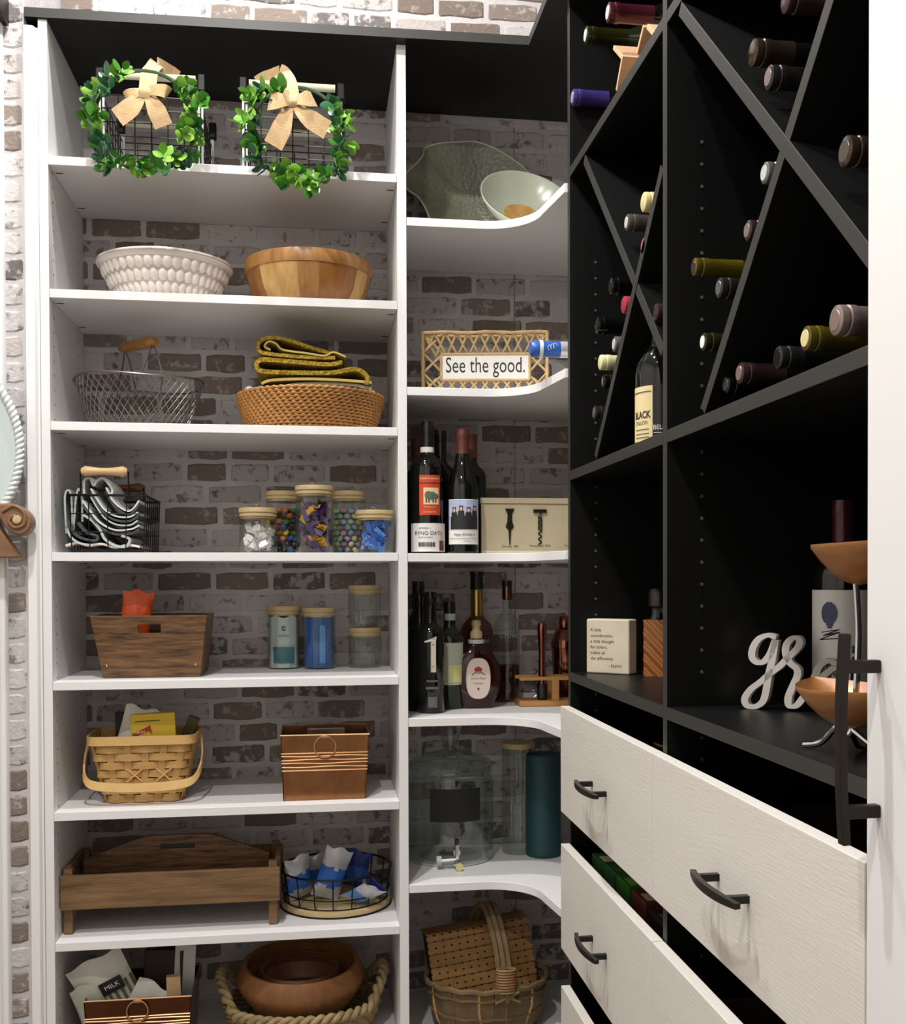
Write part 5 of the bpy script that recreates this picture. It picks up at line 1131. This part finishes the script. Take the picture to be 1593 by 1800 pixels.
L1 = [
 ('maroon foil bottle at the top of the far bay on the wooden rack', 1068, 22, 38, 'f_maroon', .085, 'foil'),
 ('olive neck bottle with a pale tip below the maroon one', 1029, 62, 30, 'f_olive', .080, 'frost'),
 ('long purple foil bottle at the upper left of the far bay', 1006, 171, 28, 'f_purple', .075, 'lilac'),
 ('pale gold foil bottle beside the upright above a taupe one', 1130, 355, 34, 'f_cream', .06, None),
 ('taupe foil bottle with a silver tip under the pale gold one', 1101, 391, 29, 'f_taupe', .065, 'frost'),
 ('dusty pink foil bottle peeping out above the rack crossing', 1130, 433, 30, 'f_pink', .05, None),
 ('black foil bottle topmost of the pile left of the crossing', 1073, 503, 29, 'f_black', .06, 'f_char'),
 ('bright red foil bottle left of the rack crossing', 1095, 536, 30, 'f_red', .05, None),
 ('black foil bottle under the red one', 1049, 572, 29, 'f_black', .06, 'f_char'),
 ('grey foil bottle under the black pair', 1079, 605, 27, 'f_grey', .05, 'frost'),
 ('ivory foil bottle in the lower pile of the far bay', 1054, 637, 27, 'f_ivory', .065, None),
 ('black foil bottle directly under the ivory one', 1060, 671, 25, 'f_black', .05, None),
 ('charcoal foil bottle lowest in the far bay pile', 1044, 726, 25, 'f_char', .05, 'f_grey'),
 ('dark plum foil bottle half hidden by the middle upright', 1161, 541, 30, 'f_wine', .05, None),
 ('bronze foil bottle upper of the pair above the big crossing', 1322, 92, 46, 'f_bronze', .05, None),
 ('dark foil bottle with a rosy tip lower of the pair above the big crossing', 1350, 136, 42, 'f_char', .06, 'f_rose'),
 ('plum foil bottle at the very top of the near bay', 1379, 3, 36, 'f_wine', .05, None),
 ('bottle with an embossed silver disc tip under the big crossing', 1343, 304, 38, 'f_grey', .04, 'frost'),
 ('wine-red foil bottle with a silvery tip left of the long diagonal', 1313, 405, 35, 'f_wine', .04, 'f_rose'),
 ('long olive-gold neck bottle left of the long diagonal', 1219, 469, 31, 'f_green', .07, 'f_wine'),
 ('charcoal foil bottle with a grey tip below the olive-gold neck', 1263, 506, 36, 'f_char', .05, 'f_grey'),
 ('black foil bottle with a bright white tip beside the long diagonal', 1235, 601, 31, 'f_olive', .05, 'paper'),
 ('bronze foil bottle at the right edge beside the white door', 1484, 266, 54, 'f_bronze', .05, 'f_taupe'),
 ('large rosy grey foil bottle with an embossed tip by the white door', 1468, 563, 54, 'f_rose', .07, 'f_rose'),
 ('olive-gold neck bottle under the rosy grey one', 1415, 604, 44, 'f_green', .075, 'f_cream'),
 ('dark foil bottle with a glossy rounded tip near the rack floor', 1366, 637, 40, 'f_char', .03, 'f_black'),
 ('plum-grey foil bottle lying low on the rack floor', 1299, 664, 38, 'f_wine', .06, 'f_rose'),
 ('silver-tipped dark foil bottle leftmost on the near rack floor', 1275, 683, 35, 'f_black', .04, 'f_grey')]
for lab, px, py, h, cp, L, sl in L1:
    o = rack_bottle(lab, px, py, h, cp, L, 'greenglass' if cp in ('f_green', 'f_olive') else 'darkglass', sl, .014 if py > 595 and px > 1265 else 0)
    if py > 595 and px > 1265: o.location.z += .006
    if px == 1161: o.location.y = YM+T+.0385
# folding wooden rack under the top bottles
wr = thing('folding_wine_rack', 'pale wooden folding rack holding bottles on the top dark shelf', 'rack', (XF, -.62, AA+.0006))
def plank(p0, p1, x0=.012, x1=.20):
    a, b = W(*p0, X=XF+x0), W(*p1, X=XF+x0); A_, B_ = Vector((0, a.y+.62, a.z-AA)), Vector((0, b.y+.62, b.z-AA)); d = (B_-A_).normalized(); n = Vector((0, -d.z, d.y))*.004
    obj('plank', G().prism([(q.y, q.z) for q in (A_-n, B_-n, B_+n, A_+n)], x0, x1, 'x'), 'pinewood', wr, smooth=False, bevel=.001)
plank((1078, 84), (1112, 124), .035); plank((1094, 98), (1083, 160)); plank((1131, 46), (1119, 95)); plank((1137, 47), (1150, 62))
obj('foot', G().bb((.07, -.20, 0), (.20, .12, .009)), 'pinewood', wr, smooth=False)
# ---- the bottle standing on the rack floor
r = .042; p = W(1161, 700, X=XF+.050); y = max(p.y, YM+T+r+.0015)
t = bottle('standing dark bottle with a cream label beside the middle upright', (XF+.050, y, A+.0006), r, .25, [(.001, .003), (r*.95, 0), (r, .004), (r, .118), (r*.95, .134), (r*.75, .150), (r*.5, .160), (.0165, .170), (.0148, .19), (.0148, .25), (.001, .25)], 'darkglass', 'f_rose', .78)
d = Vector((CAM.x-(XF+.05), CAM.y-y, 0)); fa = math.atan2(d.y, d.x); rc = r+.0013
a0, a1 = fa-1.40, fa-.30
o = obj('cream_label', G().patch(r+.0004, .003, .094, a0, a1), 'cream', t)
g = G(); put_text(g, 'BLACK', .0165, 0, .046, (a0+a1)/2+.04, cyl=rc, bold=.0005, sx=.72); put_text(g, 'STALLION', .0095, 0, .033, (a0+a1)/2, cyl=rc, sx=.68); g.patch(rc, .084, .0850, a0+.05, a1-.05)
for zz in (.022, .015, .009): g.patch(rc, zz, zz+.0008, a0+.25, a1-.15)
obj('lettering', g, 'ink', o)
o = obj('dark_label', G().patch(r+.0004, .003, .094, a1+.01, fa+.95), 'f_char', t)
g = G(); put_text(g, 'BELLO', .011, 0, .024, fa+.05, cyl=rc, sx=.9); g.patch(rc, .015, .0158, fa-.25, fa+.4); g.patch(rc, .006, .0075, fa-.25, fa+.4); obj('lettering', g, 'paper', o)
# ---- things on the display shelf
z = B
a, b = W(1031, 1183, Z=z), W(1106, 1187, Z=z); mid = (a+b)/2; ang = math.atan2(b.y-a.y, b.x-a.x); w = (b-a).length; h = W(1068, 1089, Y=mid.y).z-z
t = thing('quote_block', 'cream stone-look block printed with a short quotation', 'sign', (mid.x, mid.y, z+.0006), ang)
bo = obj('block', G().bb((-w/2, 0, 0), (w/2, .036, h)), 'marble', t, smooth=False, bevel=.003)
g = G()
for i, s in enumerate(('A little', 'consideration,', 'a little thought', 'for others,', 'makes all', 'the difference.')): put_text(g, s, h*.082, -w*.40, h*(.80-.105*i), -.0004, align='LEFT')
put_text(g, '- Eeyore', h*.075, w*.18, h*.15, -.0004); obj('lettering', g, 'ink', bo)
p = W(1150, 1190, Z=z); hh = W(1150, 1090, Y=p.y).z-z
t = thing('amber_bottle', 'square amber cut-glass bottle with a dark stopper by the middle upright', 'bottle', (p.x+.016, p.y+.018, z+.0006), -.5)
g = G(); n = 16; vs = []; wq = .026
prof = [(wq, j*hh/40) for j in range(41)]
for j, (q, zz) in enumerate(prof):
    for i in range(n*4):
        s, u = i//n, (i % n)/n*2-1; dd = .0016*math.sin((u*3+zz*110)*2.2); v = [(u*q, -q-dd), (q+dd, u*q), (-u*q, q+dd), (-q-dd, -u*q)][s]; vs.append((v[0], v[1], zz))
m4 = n*4; g.add(vs, [(j*m4+i, j*m4+(i+1) % m4, (j+1)*m4+(i+1) % m4, (j+1)*m4+i) for j in range(40) for i in range(m4)]+[tuple(range(m4))[::-1], tuple(range(40*m4, 41*m4))]); obj('glass', g, 'amberglass', t, ang=60)
obj('neck', G().lathe([(.020, hh), (.016, hh+.01), (.016, hh+.022), (.018, hh+.024)], 24), 'glass', t); obj('stopper', G().lathe([(.017, hh+.024), (.021, hh+.027), (.021, hh+.055), (.016, hh+.062), (.001, hh+.063)], 24), 'blackcap', t)
# script word standing on the shelf
ga = W(1328, 1246, Z=z); Yw = ga.y; sg = W(1600, 1300, Z=z)
t = thing('script_sign', 'white wooden script lettering standing behind the two brown dishes', 'sign', (ga.x, Yw, z+.0006))
dirv = Vector((.80, -.60, 0))
def script(px):                                   # points of the pen stroke on the upright plane of the word
    nrm = Vector((dirv.y, -dirv.x, 0)); out = []
    for x, y in px:
        d = ray(x, y); tt = (Vector((ga.x, Yw, 0))-Vector((CAM.x, CAM.y, 0))).dot(nrm)/Vector((d.x, d.y, 0)).dot(nrm); out.append(CAM+d*tt-Vector((ga.x, Yw, z)))
    return out
def stroke(name, px, wd=.0105, th=.018):
    P = smooth_path(script(px), 6); nrm = Vector((dirv.y, -dirv.x, 0)).normalized(); vs = []; g = G()
    for i, p_ in enumerate(P):
        tv = (P[min(i+1, len(P)-1)]-P[max(i-1, 0)]).normalized(); sd = tv.cross(nrm).normalized(); ww = wd*(.55+.45*abs(tv.z))
        vs += [p_-sd*ww/2-nrm*th/2, p_+sd*ww/2-nrm*th/2, p_+sd*ww/2+nrm*th/2, p_-sd*ww/2+nrm*th/2]
    N = len(P); g.add(vs, [(i*4+k_, i*4+(k_+1) % 4, (i+1)*4+(k_+1) % 4, (i+1)*4+k_) for i in range(N-1) for k_ in range(4)]+[(3, 2, 1, 0), tuple(range((N-1)*4, N*4))])
    return obj(name, g, 'whitewood', t, ang=50, bevel=.001)
stroke('letter_g', [(1367, 1121), (1352, 1117), (1336, 1124), (1326, 1140), (1325, 1156), (1334, 1165), (1345, 1163), (1356, 1150), (1364, 1130), (1365, 1128), (1360, 1160), (1354, 1185), (1350, 1210), (1344, 1232), (1330, 1242), (1316, 1240), (1312, 1228), (1322, 1212), (1340, 1198), (1356, 1184), (1372, 1172), (1386, 1158)])
stroke('letter_r', [(1386, 1158), (1402, 1142), (1408, 1130), (1404, 1122), (1394, 1123), (1385, 1134), (1384, 1150), (1392, 1166), (1403, 1176), (1404, 1188), (1396, 1206), (1388, 1226), (1390, 1240), (1402, 1240), (1414, 1226), (1428, 1204), (1436, 1186)])
stroke('letter_a', [(1436, 1186), (1442, 1172), (1454, 1163), (1466, 1164), (1470, 1172), (1462, 1178), (1448, 1190), (1442, 1206), (1446, 1220), (1456, 1222), (1466, 1208), (1472, 1186), (1470, 1206), (1474, 1218), (1482, 1212)])
stroke('letter_t', [(1482, 1212), (1488, 1190), (1492, 1160), (1494, 1136), (1492, 1170), (1490, 1204), (1494, 1214), (1502, 1210)]); stroke('letter_t_bar', [(1478, 1158), (1490, 1155), (1504, 1151)], .008)
# bottle with white label
Xb = 1.348; p = W(1482, 1100, X=Xb); r = .043; yb = p.y
H = W(1482, 880, X=Xb).z-z
t = bottle('large wine bottle with a tall white label showing a blue head', (Xb, yb, z+.0006), r, H, 'bordeaux', 'darkglass', 'f_maroon', .80)
d = Vector((CAM.x-Xb, CAM.y-yb, 0)); fa = math.atan2(d.y, d.x); z1 = W(1470, 1038, X=Xb-.03).z-z
o = obj('label', G().patch(r+.0004, .025, z1, fa-1.45, fa+1.3, 24), 'paper', t)
rc = r+.0013; g = G(); blob(g, rc, fa-.45, 0, z1-.034, .0125, .0165, 13); blob(g, rc, fa-.45, .001, z1-.046, .006, .010, 5)
N = 0; vs = []
for i in range(N):
    q_ = 2*PI*i/N; u, v = .0125*math.cos(q_)*(1+.10*math.sin(2*q_)), .0175*math.sin(q_)*(1-.08*math.cos(3*q_)); vs.append((rc*math.cos(fa-.45+u/rc), rc*math.sin(fa-.45+u/rc), z1-.036+v))
obj('head_print', g, 'headblue', o)
g = G()
def onlab(u, v): return (rc*math.cos(fa-.45+u/rc), rc*math.sin(fa-.45+u/rc), v)
sgp = [(-.012, 0), (.016, .005), (-.010, -.005), (.016, .001), (-.016, -.011), (.004, -.009), (.020, -.008)]; g.tube([onlab(a_[0]+(b_[0]-a_[0])*i/9, z1-.062+a_[1]+(b_[1]-a_[1])*i/9) for a_, b_ in zip(sgp, sgp[1:]) for i in range(9)], .0008, 4); obj('signature', g, 'ink', o)
g = G(); put_text(g, 'o', .016, .0, z1-.110, fa-.45, cyl=rc); put_text(g, 'NAPA VALLEY', .006, .008, z1-.128, fa-.45, cyl=rc); put_text(g, 'RED WINE', .006, .008, z1-.140, fa-.45, cyl=rc); obj('lettering', g, 'redcart', o)
# two-tier wooden boat dishes on a steel stand
pb_ = W(1480, 1215, X=XF+.05)
t = thing('tiered_dish', 'two copper-brown wooden boat dishes on a curved steel stand', 'stand', (XF+.055, pb_.y, z+.0006)); yo = pb_.y
def boat(zc, L, wd, dpt, name='dish'):
    g = G(); vs = []; nu, nv = 20, 8
    for s in (0, .004):
        for i in range(nu+1):
            u = i/nu*2-1; hw = wd*(1-abs(u)**2.2)+.001
            for j in range(nv+1):
                v = j/nv*2-1; zz = zc+dpt*(u*u*.10)-(dpt*(1-v*v)*(1-abs(u)**1.6))-s*1.0; vs.append((v*hw, u*L, zz))
    n = (nu+1)*(nv+1); fs = []
    for s in (0, 1):
        fs += [(s*n+i*(nv+1)+j, s*n+(i+1)*(nv+1)+j, s*n+(i+1)*(nv+1)+j+1, s*n+i*(nv+1)+j+1) for i in range(nu) for j in range(nv)]
    ed = [i*(nv+1) for i in range(nu+1)]+[nu*(nv+1)+j for j in range(1, nv+1)]+[i*(nv+1)+nv for i in range(nu-1, -1, -1)]+[j for j in range(nv-1, 0, -1)]
    fs += [(ed[i], ed[(i+1) % len(ed)], n+ed[(i+1) % len(ed)], n+ed[i]) for i in range(len(ed))]
    return obj(name, g.add(vs, fs), 'dishwood', t, ang=60)
mat('dishwood', 'B07A4A', .35, .15, var=('8A5A30', 10, .3), stretch=(6, 1, 6))
zl = W(1440, 1200, X=XF+.05).z-z; zu = W(1475, 960, X=XF+.05).z-z
Lq = W(1431, 1204, X=XF+.055).y-yo
boat(zl, abs(Lq)+.012, .055, .042).location = (0, -.012, 0); bo2 = boat(zu, abs(Lq)*.8, .050, .040); bo2.location = (0, -.030, 0)
P = smooth_path([(0, -.02, zu-.03), (.004, -.02, zl+.06), (0, -.02, zl-.02), (-.005, -.018, zl-.05), (-.012, -.004, .030), (-.020, .018, .010), (-.030, .040, .004)], 6); obj('stand_rod', G().tube(P, .0035, 8), 'chrome', t)
for s in (-1, 1): obj('foot', G().tube(smooth_path([(-.004, -.02, .03), (.02, -.02+s*.03, .006), (.05, -.02+s*.05, .0036)], 5), .0033, 8), 'chrome', t)
# ---- inside the drawers
zf = DZ[0][1]+.0175
q = W(1135, 1290, X=XF+.10)
t = thing('gold_rim_dish', 'dark dish with a thin gold rim inside the top far drawer', 'dish', (XF+.11, -.78, zf)); hd = 1.128-zf
obj('body', G().lathe([(.001, 0), (.05, 0), (.075, hd*.5), (.086, hd-.002), (.083, hd-.002), (.07, hd*.5), (.001, .006)], 48), 'blackcap', t); obj('gold_rim', G().lathe([(.0865, hd-.003), (.0875, hd-.001), (.085, hd+.001), (.083, hd-.002)], 48), 'gold', t)
zf = DZ[1][1]+.0175
for i, (y, m, hgt, lab) in enumerate(((-.38, 'greencart', .195, 'green patterned carton nearest the corner in the middle far drawer'), (-.47, 'leafc', .20, 'dark green carton second from the corner in the middle far drawer'), (-.56, 'greencart', .20, 'bright green carton in the centre of the middle far drawer'), (-.66, 'redcart', .20, 'red-brown printed carton in the middle far drawer'), (-.76, 'mixbrown', .195, 'dark carton nearest the upright in the middle far drawer'))):
    o = obj('carton', G().bb((0, -.04, 0), (.07, .04, hgt)), m, loc=(XF+.030, y, zf), smooth=False, bevel=.002); tag(o, lab, 'carton', 'cartons in the middle far drawer')
    obj('printed_patch', G().bb((.008, -.03, hgt), (.05, .01, hgt+.0008)), ('pinkpaper', 'leafa', 'leafb', 'skin', 'greyink')[i], o, smooth=False)
# ================================================================ rope mirror with wooden scroll, left edge
Yr = -.055; c = W(-168, 788, Y=Yr); k = mpp(c); R = 193*k; vc = W(32, 912, Y=Yr)
t = thing('scroll_mirror', 'round white rope-rimmed mirror on a carved wooden scroll bracket', 'mirror', (c.x, Yr, c.z))
for ph in (0, PI):
    tw = 2*PI*64/720; pts = [(((R+.0042*math.cos(i*tw+ph))*math.cos(2*PI*i/720)), .0042*math.sin(i*tw+ph), (R+.0042*math.cos(i*tw+ph))*math.sin(2*PI*i/720)) for i in range(720)]
    obj('rope_rim', G().tube(pts, .0058, 6, True), 'ropewhite', t, ang=90)
obj('mirror_glass', G().lathe([(.001, 0), (R-.004, 0), (R-.004, .008), (.001, .008)], 72, mat=Matrix.Rotation(-PI/2, 3, 'X')), 'mirrorglass', t)
v = vc-c; rv = 27*k
pts = [W(x, y, Y=Yr)-c for x, y in ((-60, 880), (-20, 882), (5, 886), (26, 886), (46, 896), (58, 912), (56, 930), (40, 941), (22, 936), (10, 924), (0, 908), (-20, 906), (-60, 910))]
pts = smooth_path([(p.x, 0, p.z) for p in pts], 5, True); sc = obj('scroll', G().prism([(p.x, p.z) for p in pts], -.016, .024, 'y'), 'scrollwood', t, bevel=.004, ang=50)
vr = [W(x, y, Y=Yr)-c for x, y in ((8, 900), (28, 890), (46, 902), (46, 922), (30, 928), (20, 918), (26, 908), (36, 912))]
obj('scroll_ridge', G().tube(smooth_path([(p.x, -.017, p.z) for p in vr], 6), .0042, 8), 'scrollwood', sc)
pc = W(34, 914, Y=Yr)-c; obj('scroll_button', G().lathe([(.0095, 0), (.0085, .005), (.001, .006)], 24, mat=Matrix.Rotation(PI/2, 3, 'X'), c=(pc.x, -.0165, pc.z)), 'lidwood', sc)
wd = [W(x, y, Y=Yr)-c for x, y in ((-60, 890), (-6, 918), (36, 980), (-60, 982))]
obj('wedge', G().prism([(p.x, p.z) for p in wd], -.012, .026, 'y'), 'scrollwood', t, bevel=.003)
